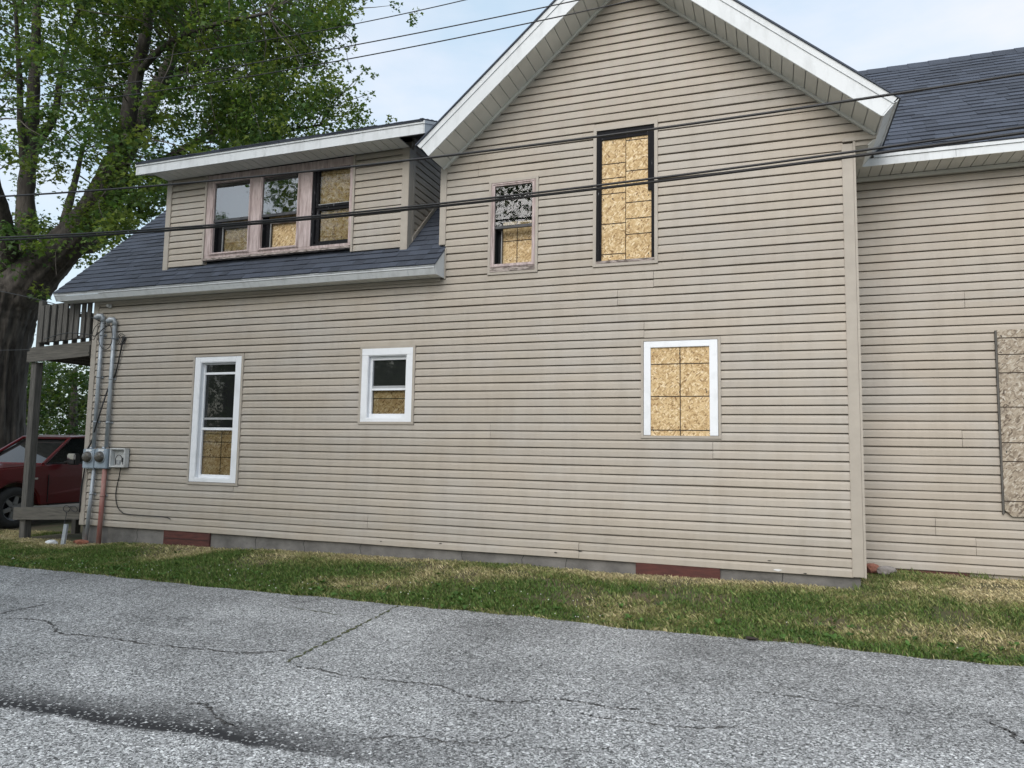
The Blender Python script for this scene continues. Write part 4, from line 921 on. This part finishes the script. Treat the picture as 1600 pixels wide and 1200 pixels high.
cable('service_wire', [tuple(atD(-40, 448, 14.5)), tuple(atD(0, 455, 14.2)), tuple(atD(60, 468, 13.6)), tuple(atD(115, 484, 13.0)), Yc(146, 497, -.2), Yc(158, 503, -.18)], .008, 'thin sagging service wire reaching the corner weatherhead', cat='wire')
cable('service_wire', [tuple(atD(-40, 548, 14.4)), tuple(atD(20, 547, 14.0)), tuple(atD(70, 546, 13.5)), tuple(atD(110, 550, 13.1)), Yc(140, 551, -.1)], .006, 'thin wire strung along the balcony beam', cat='wire')
# ---------------------------------------------------------------- pickup truck
TX, TY, TG = -13.45, 1.28, -.36
truck = empty('pickup_truck', (TX-1, TY+1.6, TG), 'dark red pickup truck parked behind the porch post', 'truck')
def T_(s, h, x): return (TX-x, TY+s, TG+h)       # s back from the front axle, h above ground, x in from the near side
def arc(s0, r_, h0=.40, n=9): return [(s0-r_*math.cos(t), max(.36, h0+r_*math.sin(t))) for t in np.linspace(.0, math.pi, n)]
prof = [(-.95, .45), (-.97, .78), (-.90, 1.02), (-.80, 1.08), (-.2, 1.15), (.52, 1.20), (.56, 1.22), (2.9, 1.22), (2.95, 1.24), (4.75, 1.24), (4.78, .55), (4.4, .50)]
prof += [(a, b_) for a, b_ in reversed(arc(3.62, .47))]+[(2.9, .40), (.8, .40)]+[(a, b_) for a, b_ in reversed(arc(0, .47))]
mb = MB(); W2 = 1.96
secs = [(0.05, .985), (0.0, 1.0), (W2, 1.0), (W2-.05+.0, .985)]
A = [T_(s, h, 0.0 if h < 1.0 else (h-1.0)*.28) for s, h in prof]; B = [T_(s, h, W2 if h < 1.0 else W2-(h-1.0)*.28) for s, h in prof]
body = mb.prism(A, B).out('body', 'truck_red', truck)
bm = bmesh.new(); bm.from_mesh(body.data); bmesh.ops.bevel(bm, geom=[e_ for e_ in bm.edges if e_.calc_face_angle(0) > .9], offset=.03, segments=3, affect='EDGES', clamp_overlap=True); bm.to_mesh(body.data); bm.free()
for p_ in body.data.polygons: p_.use_smooth = False
g0, g1 = .09, .30
def gh(s, h, side):                                    # greenhouse side point with tumblehome
    f = (h-1.2)/.55; x = g0+(g1-g0)*f; return T_(s, h, x if side == 0 else W2-x)
gp_ = [(.55, 1.2), (1.28, 1.72), (1.7, 1.77), (2.5, 1.76), (2.78, 1.2)]
ins = [(.60, 1.2), (1.30, 1.70), (1.7, 1.745), (2.46, 1.735), (2.73, 1.2)]
cabg = MB().prism([gh(s, h, 0) for s, h in ins], [gh(s, h, 1) for s, h in ins]).out('cab_glass', 'glass_car', truck)
MB().prism([gh(s, h, 0)[:0] or (gh(s, h, 0)[0]-.35, gh(s, h, 0)[1], gh(s, h, 0)[2]) for s, h in [(.9, 1.2), (1.4, 1.6), (2.3, 1.6), (2.5, 1.2)]], [(gh(s, h, 1)[0]+.35, gh(s, h, 1)[1], gh(s, h, 1)[2]) for s, h in [(.9, 1.2), (1.4, 1.6), (2.3, 1.6), (2.5, 1.2)]]).out('cab_interior', 'dark_interior', truck)
MB().prism([gh(s, h, 0) for s, h in ((1.25, 1.70), (1.7, 1.75), (2.5, 1.74), (2.5, 1.79), (1.7, 1.80), (1.22, 1.745))], [gh(s, h, 1) for s, h in ((1.25, 1.70), (1.7, 1.75), (2.5, 1.74), (2.5, 1.79), (1.7, 1.80), (1.22, 1.745))]).out('roof', 'truck_red', truck, bevel=.012)
for side in (0, 1):
    sg = 1 if side == 0 else -1
    for P0, P1, r_ in (((.56, 1.2), (1.27, 1.735), .036), ((1.78, 1.2), (1.84, 1.75), .045), ((2.76, 1.2), (2.49, 1.75), .05)):
        a, b_ = gh(*P0, side), gh(*P1, side); MB().tube([a, b_], [r_, r_*.8], 6).out('pillar', 'truck_red', truck)
    a, b_ = gh(1.25, 1.735, side), gh(2.5, 1.75, side); MB().tube([a, gh(1.7, 1.765, side), b_], .028, 6).out('roof_rail', 'truck_red', truck)
    MB().tube([gh(.6, 1.215, side), gh(2.75, 1.215, side)], .02, 5).out('belt_moulding', 'dark_trim', truck)
    xs = -.012 if side == 0 else W2-.004
    for s in (.62, 1.80, 2.86):
        mb = MB(); a = T_(s, .46, xs); b_ = T_(s, 1.0, xs); mb.box(min(a[0], a[0]-.014), max(a[0], a[0]-.014), a[1]-.005, a[1]+.005, a[2], b_[2]); mb.out('door_seam', 'dark_trim', truck)
    for s in (1.62, 2.7):
        a = T_(s, 1.0, xs); MB().box(a[0]-.01, a[0]+.02, a[1]-.1, a[1]+.1, a[2]-.02, a[2]+.02).out('door_handle', 'chrome', truck, bevel=.006)
    a = T_(.3, .93, xs); MB().box(a[0]-.01, a[0]+.006, a[1]-.09, a[1]+.09, a[2]-.018, a[2]+.018).out('badge', 'chrome', truck)
    a = T_(2.2, .42, xs); MB().box(a[0]-.06, a[0]+.03, a[1]-1.55, a[1]+.8, a[2]-.05, a[2]+.0).out('running_board', 'dark_trim', truck)
    m0 = T_(.98, 1.30, -.20 if side == 0 else W2+.20)
    mi = MB().box(m0[0]-.11, m0[0]+.11, m0[1]-.07, m0[1]+.07, m0[2]-.11, m0[2]+.12).out('mirror', 'dark_trim', truck, bevel=.025)
    MB().box(m0[0]-.105, m0[0]+.105, m0[1]-.085, m0[1]-.03, m0[2]-.02, m0[2]+.115).out('mirror_cap', 'chrome', mi, bevel=.02)
    n0 = T_(.95, 1.22, .02 if side == 0 else W2-.02); MB().tube([tuple(m0), n0], .03, 6).out('mirror_arm', 'dark_trim', mi)
    a = T_(-.93, .85, .04 if side == 0 else W2-.34); MB().box(a[0]-.30, a[0], a[1]-.02, a[1]+.16, a[2]-.1, a[2]+.13).out('headlight', 'headlamp', truck, bevel=.03)
    for s in (0, 3.62):
        wc = T_(s, .39, .12 if side == 0 else W2-.12); ho = 1 if side == 0 else -1
        wh = MB().lathe([(.22, .10*ho), (.30, .125*ho), (.36, .115*ho), (.388, .08*ho), (.39, 0), (.388, -.08*ho), (.36, -.115*ho), (.25, -.12*ho)], 32, wc, 'x').out('wheel', 'rubber', truck, smooth=True)
        mb = MB().lathe([(.235, .095*ho), (.24, .105*ho), (.225, .10*ho), (.21, .03*ho), (.001, .02*ho)], 32, wc, 'x')
        mb.out('rim', 'dark_trim', wh, smooth=True)
        mb = MB()
        for i in range(6):
            t = i*math.pi/3+.3; ca, sa_ = math.cos(t), math.sin(t)
            pts = [(.04, -.045), (.225, -.035), (.225, .035), (.04, .045)]
            mb.prism([(wc[0]+.085*ho, wc[1]+r_*ca-q*sa_, wc[2]+r_*sa_+q*ca) for r_, q in pts], [(wc[0]+.05*ho, wc[1]+r_*ca-q*sa_, wc[2]+r_*sa_+q*ca) for r_, q in pts])
        mb.lathe([(.001, .095*ho), (.055, .09*ho), (.06, .05*ho)], 16, wc, 'x').lathe([(.215, .09*ho), (.235, .108*ho), (.243, .09*ho)], 32, wc, 'x')
        mb.out('spokes', 'rim_silver', wh)
        MB().lathe([(.46, -.02*ho), (.475, .035*ho if side else .03), (.50, .02*ho), (.49, -.05*ho)], 24, (wc[0]+.11*ho, wc[1], wc[2]), 'x')
a = T_(-.98, .70, .35); MB().box(T_(0, 0, 1.61)[0], T_(0, 0, .35)[0], a[1]-.02, a[1]+.06, TG+.66, TG+1.0).out('grille', 'chrome', truck, bevel=.02)
MB().box(T_(0, 0, W2-.02)[0], T_(0, 0, .02)[0], TY-1.06, TY-.9, TG+.42, TG+.63).out('bumper', 'chrome', truck, bevel=.03)

# ---------------------------------------------------------------- trees
LEAF = np.array([(0, 0, 0), (-.5, .34, .05), (-.17, .5, -.02), (0, 1, -.12), (.17, .5, -.02), (.5, .34, .05)])
def leaves(name, C, per, rad, size, parent, cols, seed, droop=.35, flat=.75, keep=None):
    r = np.random.default_rng(seed); n = len(C)*per
    c = np.repeat(C, per, 0); off = r.normal(0, 1, (n, 3)); off /= np.linalg.norm(off, axis=1)[:, None]; off *= (r.random(n)**.45)[:, None]
    rr = np.repeat(r.uniform(.6, 1.25, len(C))*rad, per)[:, None]; off = off*rr*np.array([1, 1, flat]); off[:, 2] -= droop*rad*(off[:, 0]**2+off[:, 1]**2)/(rad*rad)*.4
    P = c+off
    if keep is not None:
        k_ = keep(P); P = P[k_]; n = len(P); cid = np.repeat(np.arange(len(C)), per)[k_]
    else: cid = np.repeat(np.arange(len(C)), per)
    az_ = r.random(n)*2*math.pi; pit = r.normal(-.55, .45, n); rol = r.normal(0, .6, n)
    d = np.stack([np.cos(az_)*np.cos(pit), np.sin(az_)*np.cos(pit), np.sin(pit)], 1)
    s = np.stack([-np.sin(az_), np.cos(az_), 0*az_], 1); u = np.cross(s, d)
    s2 = s*np.cos(rol)[:, None]+u*np.sin(rol)[:, None]; u2 = -s*np.sin(rol)[:, None]+u*np.cos(rol)[:, None]
    sz = (size*r.uniform(.65, 1.2, n))[:, None]
    V = np.stack([P+(s2*q[0]+d*q[1]+u2*q[2])*sz for q in LEAF], 1).reshape(-1, 3)
    cols = np.array(cols); base = cols[r.integers(0, len(cols), len(C))][cid]
    col = base*r.uniform(.75, 1.3, n)[:, None]*np.array([1, 1, 1])+r.normal(0, .004, (n, 3)); col = np.clip(col, .006, 1)
    return fast_mesh(name, V, 6, 'leaf', parent, col)
GREENS = [(.098, .158, .042), (.072, .128, .038), (.122, .182, .046), (.08, .135, .05), (.145, .195, .052)]
def house_clear(P):
    x, y, z = P[:, 0], P[:, 1], P[:, 2]
    top = np.where(x > -4.6, 99, np.maximum(R0z+RS*y, dz(y))); top = np.where(y > 3.2, 7.2-(y-3.2)*.9, top)
    return ~((x > -11.2) & (y > -.8) & (y < 7.2) & (z < top+.25))
tree = empty('maple_tree', tuple(atD(-15, 800, 18.0)), 'big leafy maple towering behind the pickup and the low roof', 'tree')
def limb(pts, name='limb', k=10, jit=.02, n=6, seed=0):
    P = curve_pts([atD(u, v, D) for u, v, D, r_ in pts], n); rr = np.interp(np.linspace(0, len(pts)-1, len(P)), range(len(pts)), [q[3] for q in pts])
    r = np.random.default_rng(seed); rr = rr*(1+r.normal(0, .04 if n < 10 else .012, len(rr)))
    mb = MB().tube(P, list(rr), k); V = np.array([tuple(v) for v in mb.v]); Cc = np.repeat(np.array(P), k, 0); d = V-Cc; L = np.linalg.norm(d, axis=1)[:, None]; d /= L
    q = np.concatenate([d[:, :2]*9, V[:, 2:]*.9], 1); rid = 1-np.abs(vnoise(q, 1.0, 60+seed)*2-1); rid2 = vnoise(np.concatenate([d[:, :2]*22, V[:, 2:]*2.2], 1), 1.0, 80+seed)
    V = V+d*L*(.16*(rid-.5)+.09*(rid2-.5))[:, None]; mb.v = [tuple(v) for v in V]
    mb.out(name, 'bark', tree, smooth=True); return P
LIMB = []
LIMB += limb([(-14, 850, 18, 1.0), (-15, 790, 18, .80), (-14, 690, 18, .68), (-12, 600, 18, .66), (-4, 510, 18, .74), (8, 455, 18, .80), (18, 425, 18, .5)], 'trunk', 96, n=16, seed=1)
LIMB += limb([(15, 470, 18, .62), (55, 425, 17.9, .55), (100, 385, 17.7, .40), (140, 340, 17.5, .36), (168, 290, 17.4, .31), (182, 255, 17.3, .27)], k=48, n=14, seed=2)
LIMB += limb([(178, 268, 17.3, .24), (198, 195, 17.2, .19), (214, 112, 17.1, .15), (226, 60, 17.0, .12), (236, -10, 17, .09), (245, -120, 17, .05)], seed=3)
LIMB += limb([(182, 262, 17.4, .25), (214, 200, 17.8, .20), (246, 135, 18.2, .17), (272, 85, 18.5, .14), (300, 35, 18.8, .12), (340, -40, 19, .08), (380, -160, 19, .04)], seed=4)
LIMB += limb([(28, 450, 18, .42), (40, 380, 18.1, .26), (41, 300, 18.2, .19), (47, 230, 18.3, .17), (52, 150, 18.4, .14), (56, 60, 18.5, .11), (60, -60, 18.5, .07)], seed=5)
LIMB += limb([(44, 258, 18.3, .12), (62, 220, 18.6, .11), (85, 180, 18.9, .09), (96, 110, 19, .06), (120, 20, 19.2, .04)], seed=6)
LIMB += limb([(38, 260, 18.2, .10), (33, 200, 18, .08), (30, 110, 17.8, .06), (24, 10, 17.6, .04)], seed=7)
LIMB += limb([(0, 460, 18, .45), (-20, 390, 17.8, .34), (-60, 300, 17.5, .26), (-120, 180, 17, .18), (-180, 20, 17, .08)], seed=8)
LIMB += limb([(5, 440, 18, .3), (14, 385, 17.2, .2), (4, 330, 16.6, .15), (-12, 270, 16, .1), (-30, 170, 15.5, .06)], seed=9)
LIMB += limb([(160, 300, 17.5, .16), (230, 268, 18.2, .12), (300, 225, 19.2, .09), (370, 195, 20.2, .07), (440, 205, 21, .045), (500, 195, 21.5, .03)], seed=10)
LIMB += limb([(250, 130, 18.2, .12), (310, 100, 19.2, .09), (380, 70, 20, .07), (450, 60, 20.8, .05), (520, 40, 21.2, .03)], seed=11)
LIMB += limb([(215, 115, 17.1, .08), (260, 70, 16.4, .07), (330, 40, 15.8, .05), (420, 20, 15.6, .03)], seed=12)
LIMB += limb([(100, 385, 17.7, .15), (150, 385, 18.3, .11), (178, 335, 19, .09), (195, 280, 19.5, .06)], seed=13)
LIMB += limb([(90, 395, 17.8, .12), (105, 330, 18.6, .10), (118, 280, 19.3, .07), (130, 230, 19.8, .05)], seed=14)
LIMB = np.array(LIMB)
def poly_in(u, v, poly):
    c = np.zeros(len(u), bool); n = len(poly)
    for i in range(n):
        (x0, y0), (x1, y1) = poly[i], poly[(i+1) % n]; c ^= ((y0 > v) != (y1 > v)) & (u < (x1-x0)*(v-y0)/((y1-y0) or 1e-9)+x0)
    return c
CROWN = [(-160, -330), (300, -400), (520, -260), (585, -120), (560, 5), (532, 50), (540, 108), (556, 150), (592, 190), (600, 260), (330, 300), (235, 330), (150, 400), (100, 415), (70, 395), (20, 420), (-60, 440), (-160, 300)]
r = np.random.default_rng(21); uu = r.uniform(-160, 610, 12000); vv = r.uniform(-400, 440, 12000); ok = poly_in(uu, vv, CROWN); uu, vv = uu[ok], vv[ok]
dist = r.normal(0, 1, len(uu)); DD = 18.2+2.1*np.clip(dist, -1.7, 1.7)+np.clip((uu-150)/400, 0, 1)*1.6
C = np.array([atD(a, b_, c) for a, b_, c in zip(uu, vv, DD)])
dens = vnoise(C, .62, 31); dens2 = vnoise(C, 1.7, 32); pr = np.clip((dens*.6+dens2*.4-.40)*5.5, 0, 1)
pr *= np.where((uu < 165) & (vv > 120), .40, 1.0)*np.where((uu < 130) & (vv <= 120), .62, 1)*np.where(vv < -60, .32, 1)
pr *= np.where((uu > 500), .7, 1)*np.where((uu > 530) & (vv > 60), .5, 1)
C = C[(r.random(len(C)) < pr) & house_clear(C)]
C = C[:2500]
leaves('crown', C, 42, .42, .122, tree, GREENS, 5, keep=house_clear)
# hanging sprigs at the crown's edge
SP = [(618, 8), (650, 18), (643, 36), (585, 118), (570, 108), (560, 122), (552, 60), (549, 75), (612, 188), (566, 165), (575, 148), (545, 105), (600, 205)]
C2 = np.array([atD(u, v, 19.6) for u, v in SP]); leaves('crown_sprigs', C2, 22, .17, .11, tree, GREENS, 6)
tw = MB()
for c in list(C[::4])+list(C2):
    j = np.argmin(((LIMB-c)**2).sum(1)+r.random(len(LIMB))*1.5); a = LIMB[j]; L = np.linalg.norm(c-a)
    if L > 3.0: continue
    m1_ = a+(c-a)*.35+np.array([r.normal(0, .12), r.normal(0, .12), .10*L]); m2_ = a+(c-a)*.7+np.array([r.normal(0, .12), r.normal(0, .12), .06*L])
    tw.tube(curve_pts([a, m1_, m2_, c], 3), list(np.linspace(.007+.005*L, .004, 10)), 4, cap=False)
tw.out('twigs', 'twig', tree)
# pale hanging dead twigs
for px, D in (([(62, 185), (64, 220), (50, 240), (38, 270), (30, 290)], 16.8), ([(95, 380), (87, 395), (88, 430)], 16.2), ([(218, 90), (212, 130), (219, 165), (228, 215)], 16.4), ([(40, 312), (34, 330), (32, 345)], 16.4), ([(310, 20), (300, 45), (312, 55), (330, 30)], 16.6), ([(180, 290), (240, 215), (270, 235), (290, 260)], 16.6)):
    MB().tube(curve_pts([atD(u, v, D) for u, v in px], 5), .006, 5).out('dead_twig', 'twig', tree)
# the leafy sprout on the trunk
leaves('sprout', np.array([atD(64, 452, 17.0), atD(62, 462, 17.0)]), 26, .20, .13, tree, GREENS, 8)
leaves('trunk_leaves', np.array([atD(u, v, 16.8) for u, v in ((10, 350), (18, 365), (40, 372), (48, 385), (30, 380), (0, 372), (52, 360), (140, 330), (160, 345), (120, 350))]), 34, .34, .12, tree, GREENS, 9)

DARKG = [(.05, .085, .024), (.035, .065, .02), (.065, .10, .028)]
def bg_tree(label, px, D, spread, zr, ncl, seed, size=.16, cols=DARKG, trunk_r=.22, per=40, group=None):
    base = atD(px, 760, D); base[2] = float(ground_h(base[0], base[1])); t = empty('background_tree', tuple(base), label, 'tree', group)
    r = np.random.default_rng(seed); H = zr[1]
    MB().tube([tuple(base+np.array([0, 0, -.3])), tuple(base+np.array([.1, .1, H*.4])), tuple(base+np.array([.25, -.1, H*.85]))], [trunk_r*1.2, trunk_r*.8, .05], 10).out('trunk', 'bark', t, smooth=True)
    d = r.normal(0, 1, (ncl, 3)); d /= np.linalg.norm(d, axis=1)[:, None]; d *= (r.random(ncl)**.4)[:, None]
    c = base+np.stack([d[:, 0]*spread, d[:, 1]*spread, (zr[0]+zr[1])/2+d[:, 2]*(zr[1]-zr[0])/2], 1); n_ = vnoise(c, .8, seed); c = c[n_ > .36]
    leaves('crown', c, per, .55, size, t, cols, seed+1)
bg_tree('shrubby tree behind the truck cab between post and house', 100, 25, 2.6, (.6, 5.0), 170, 51)
bg_tree('dark low tree behind the big maple trunk', 32, 27, 2.6, (.4, 5.6), 150, 52)
bg_tree('dark tree beyond the maple on the side away from the house', -75, 27, 3.4, (.4, 6.5), 170, 54)
bg_tree('tree farther back behind the house end', 165, 33, 3.8, (.5, 6.4), 150, 53)
# trees over the road behind the viewer, mirrored in the dormer panes; the near one is added to shade the left wall
for i, (x, y, H) in enumerate(((-19, -26, 15), (-31, -27, 13), (-3, -31, 11), (8, -29, 11), (-10.5, -12.5, 16), (-14, -21, 14), (-27, -22, 14))):
    lab = ['mirrored tree across the road, tallest, with wide crown', 'mirrored tree across the road standing furthest along the road', 'mirrored tree across the road facing the pink storm window', 'mirrored tree across the road facing the wing', 'near roadside tree, unseen, added to shade the porch end of the house', 'mirrored tree right behind the near roadside tree', 'mirrored tree across the road facing the dormer'][i]
    base = np.array([x, y, ROADZ-.05]); t = empty('roadside_tree', tuple(base), lab, 'tree', 'trees across the road'); r = np.random.default_rng(70+i)
    MB().tube([tuple(base), tuple(base+np.array([.2, 0, H*.4])), tuple(base+np.array([.4, .2, H*.9]))], [.4, .28, .06], 10).out('trunk', 'bark', t, smooth=True)
    d = r.normal(0, 1, (300, 3)); d /= np.linalg.norm(d, axis=1)[:, None]; d *= (r.random(300)**.4)[:, None]
    c = base+np.stack([d[:, 0]*5.8, d[:, 1]*5.2, H*.53+d[:, 2]*H*.47], 1); c = c[(vnoise(c, .35, 90+i) > (.47 if i < 4 else .3))]; leaves('crown', c, 60 if i < 4 else 100, 1.0, .25 if i < 4 else .17, t, GREENS, 80+i)

# ---------------------------------------------------------------- grass
def grass(name, n, x0, x1, y0, y1, seed, hmul=1.0):
    r = np.random.default_rng(seed); x = r.uniform(x0, x1, n); y = r.uniform(y0, y1, n)
    ok = ~((x > XL-.02) & (x < XR+.02) & (y > -.0)) & ~((x > XR) & (y > WY-.05)) & ~((x > -15.6) & (x < -13.3) & (y > .3))
    ok &= ~((x > -11.7) & (x < XL) & (y > 0.05))
    e = np.interp(x, ex_, ey); ok &= y > e-.09*r.random(n)**3
    x, y, e = x[ok], y[ok], e[ok]; n = len(x); Q = np.stack([x, y, 0*x], 1)
    # dryness: lush along the road, straw towards the wall, own patches
    big = vnoise(Q, 1.3, 41); mid = vnoise(Q, 4.5, 42); t = np.clip((y-EDGE)/2.0, 0, 1)
    dry = np.clip((t-.33)*1.2+(big-.5)*1.5+(mid-.5)*.55+np.interp(x, [-12, -8, -4, 0, 3], [-.12, -.12, .05, .12, .02]), 0, 1)
    dry = np.where(y < e+.03, dry+.3, dry)
    bare = (vnoise(Q, 2.1, 44)*.65+mid*.35 > .665) & (t > .3); keep = ~(bare & (r.random(n) < .72)); x, y, dry, mid = x[keep], y[keep], dry[keep], mid[keep]; n = len(x)
    h = hmul*r.uniform(.014, .048, n)*(1.1-.35*dry)*(.75+.5*mid); a = r.random(n)*2*math.pi; lean = r.uniform(.15, 1.0, n)*(1+.6*dry); wv = r.uniform(.0026, .0054, n)*(1.4-.5*dry)
    z = ground_h(x, y)-.004; dx, dy = np.cos(a), np.sin(a)
    P0 = np.stack([x-dy*wv, y+dx*wv, z], 1); P1 = np.stack([x+dy*wv, y-dx*wv, z], 1)
    P2 = np.stack([x+dy*wv*.7+dx*h*lean*.35, y-dx*wv*.7+dy*h*lean*.35, z+h*.65], 1); P3 = np.stack([x+dx*h*lean, y+dy*h*lean, z+h], 1)
    V = np.stack([P0, P1, P2, P3], 1).reshape(-1, 3)
    g_ = np.array([.085, .150, .034]); s_ = np.array([.54, .46, .27]); o_ = np.array([.24, .245, .095])
    k = (dry+r.normal(0, .2, n)).clip(0, 1)[:, None]; col = np.where(k < .5, g_+(o_-g_)*k*2, o_+(s_-o_)*(k-.5)*2)*r.uniform(.5, 1.45, n)[:, None]
    o = fast_mesh(name, V, 4, 'grass_blade', None, col); return tag(o, 'short mown grass, lush by the road and straw-dry by the wall', 'grass', kind='stuff')
grass('grass', 360000, -17.5, 4.6, -2.2, 1.05, 61)
r = np.random.default_rng(77); n = 200; fx = r.uniform(-11.5, 3, n); fy_ = r.uniform(-2.05, -1.35, n); ok = (vnoise(np.stack([fx, fy_, 0*fx], 1), 1.0, 8) > .45) & ((fx < -1.5) | (r.random(n) < .25)); fx, fy_ = fx[ok], fy_[ok]
fz_ = ground_h(fx, fy_)+r.uniform(.035, .06, len(fx)); mb = MB()
for a, b_, c in zip(fx, fy_, fz_):
    s = random.uniform(.004, .008); mb.add([(a+s, b_, c), (a-s, b_, c), (a, b_+s, c), (a, b_-s, c), (a, b_, c+s), (a, b_, c-s)], [(0, 2, 4), (2, 1, 4), (1, 3, 4), (3, 0, 4), (2, 0, 5), (1, 2, 5), (3, 1, 5), (0, 3, 5)])
tag(mb.out('clover_flowers', 'flower_white'), 'white clover heads scattered in the roadside grass', 'clover', kind='stuff')
# straw and stems
mb = MB()
for i in range(900):
    x = random.uniform(-11, 3.5); y = random.choice([random.uniform(-1.6, -.05), random.gauss(EDGE+.02, .03)]); z = float(ground_h(np.array([x]), np.array([y]))[0])+random.uniform(.02, .05); a = random.random()*6.28; L = random.uniform(.03, .12)
    mb.add([(x, y-.0015, z), (x, y+.0015, z), (x+L*math.cos(a), y+L*math.sin(a)+.001, z+random.uniform(-.01, .02))], [(0, 1, 2)])
# broad-leaved weeds
wr_ = np.random.default_rng(5); V = []; cw = []
for i in range(420):
    x = wr_.uniform(-12, 3.5); y = EDGE+abs(wr_.normal(.05, .45)); y = min(y, -.15); z = float(ground_h(np.array([x]), np.array([y]))[0])+.012; R_ = wr_.uniform(.02, .06); g0_ = np.array([.075, .15, .035])*wr_.uniform(.7, 1.3)
    for j in range(wr_.integers(4, 8)):
        a = wr_.random()*6.28; ca, sa_ = math.cos(a), math.sin(a); w_ = R_*.28; up = wr_.uniform(.2, .8)*R_
        V += [(x, y, z), (x+ca*R_*.55-sa_*w_, y+sa_*R_*.55+ca*w_, z+up*.8), (x+ca*R_, y+sa_*R_, z+up), (x+ca*R_*.55+sa_*w_, y+sa_*R_*.55-ca*w_, z+up*.8)]; cw.append(g0_*wr_.uniform(.8, 1.2))
tag(fast_mesh('weeds', np.array(V), 4, 'grass_blade', None, np.array(cw)), 'broad-leaved weeds among the verge grass', 'weeds', kind='stuff')
pm('straw', (.42, .36, .22), (.3, .25, .14), rough=.9)
tag(mb.out('straw_litter', 'straw'), 'dry straw stems lying on the lawn and road edge', 'straw', kind='stuff')
# grass tufts by the right corner
r = np.random.default_rng(91); V = []; colr = []
for (cx, cy) in ((.98, -.05), (.9, -.06), (1.05, .3), (1.15, .6), (1.5, .85), (2.2, .9), (2.8, .92)):
    for i in range(60):
        x, y = cx+r.normal(0, .11), cy+r.normal(0, .05); z = float(ground_h(np.array([x]), np.array([y]))[0]); a = r.random()*6.28; h = r.uniform(.03, .10); ln = r.uniform(.2, .8)*h
        V += [(x-.003, y, z), (x+.003, y, z), (x+.002+.4*ln*math.cos(a), y+.4*ln*math.sin(a), z+h*.6), (x+ln*math.cos(a), y+ln*math.sin(a), z+h)]; colr.append(np.array([.13, .17, .055])*r.uniform(.6, 1.5))
tag(fast_mesh('grass_tufts', np.array(V), 4, 'grass_blade', None, np.array(colr)), 'longer grass tufts along the house corner and wing foot', 'grass', kind='stuff')
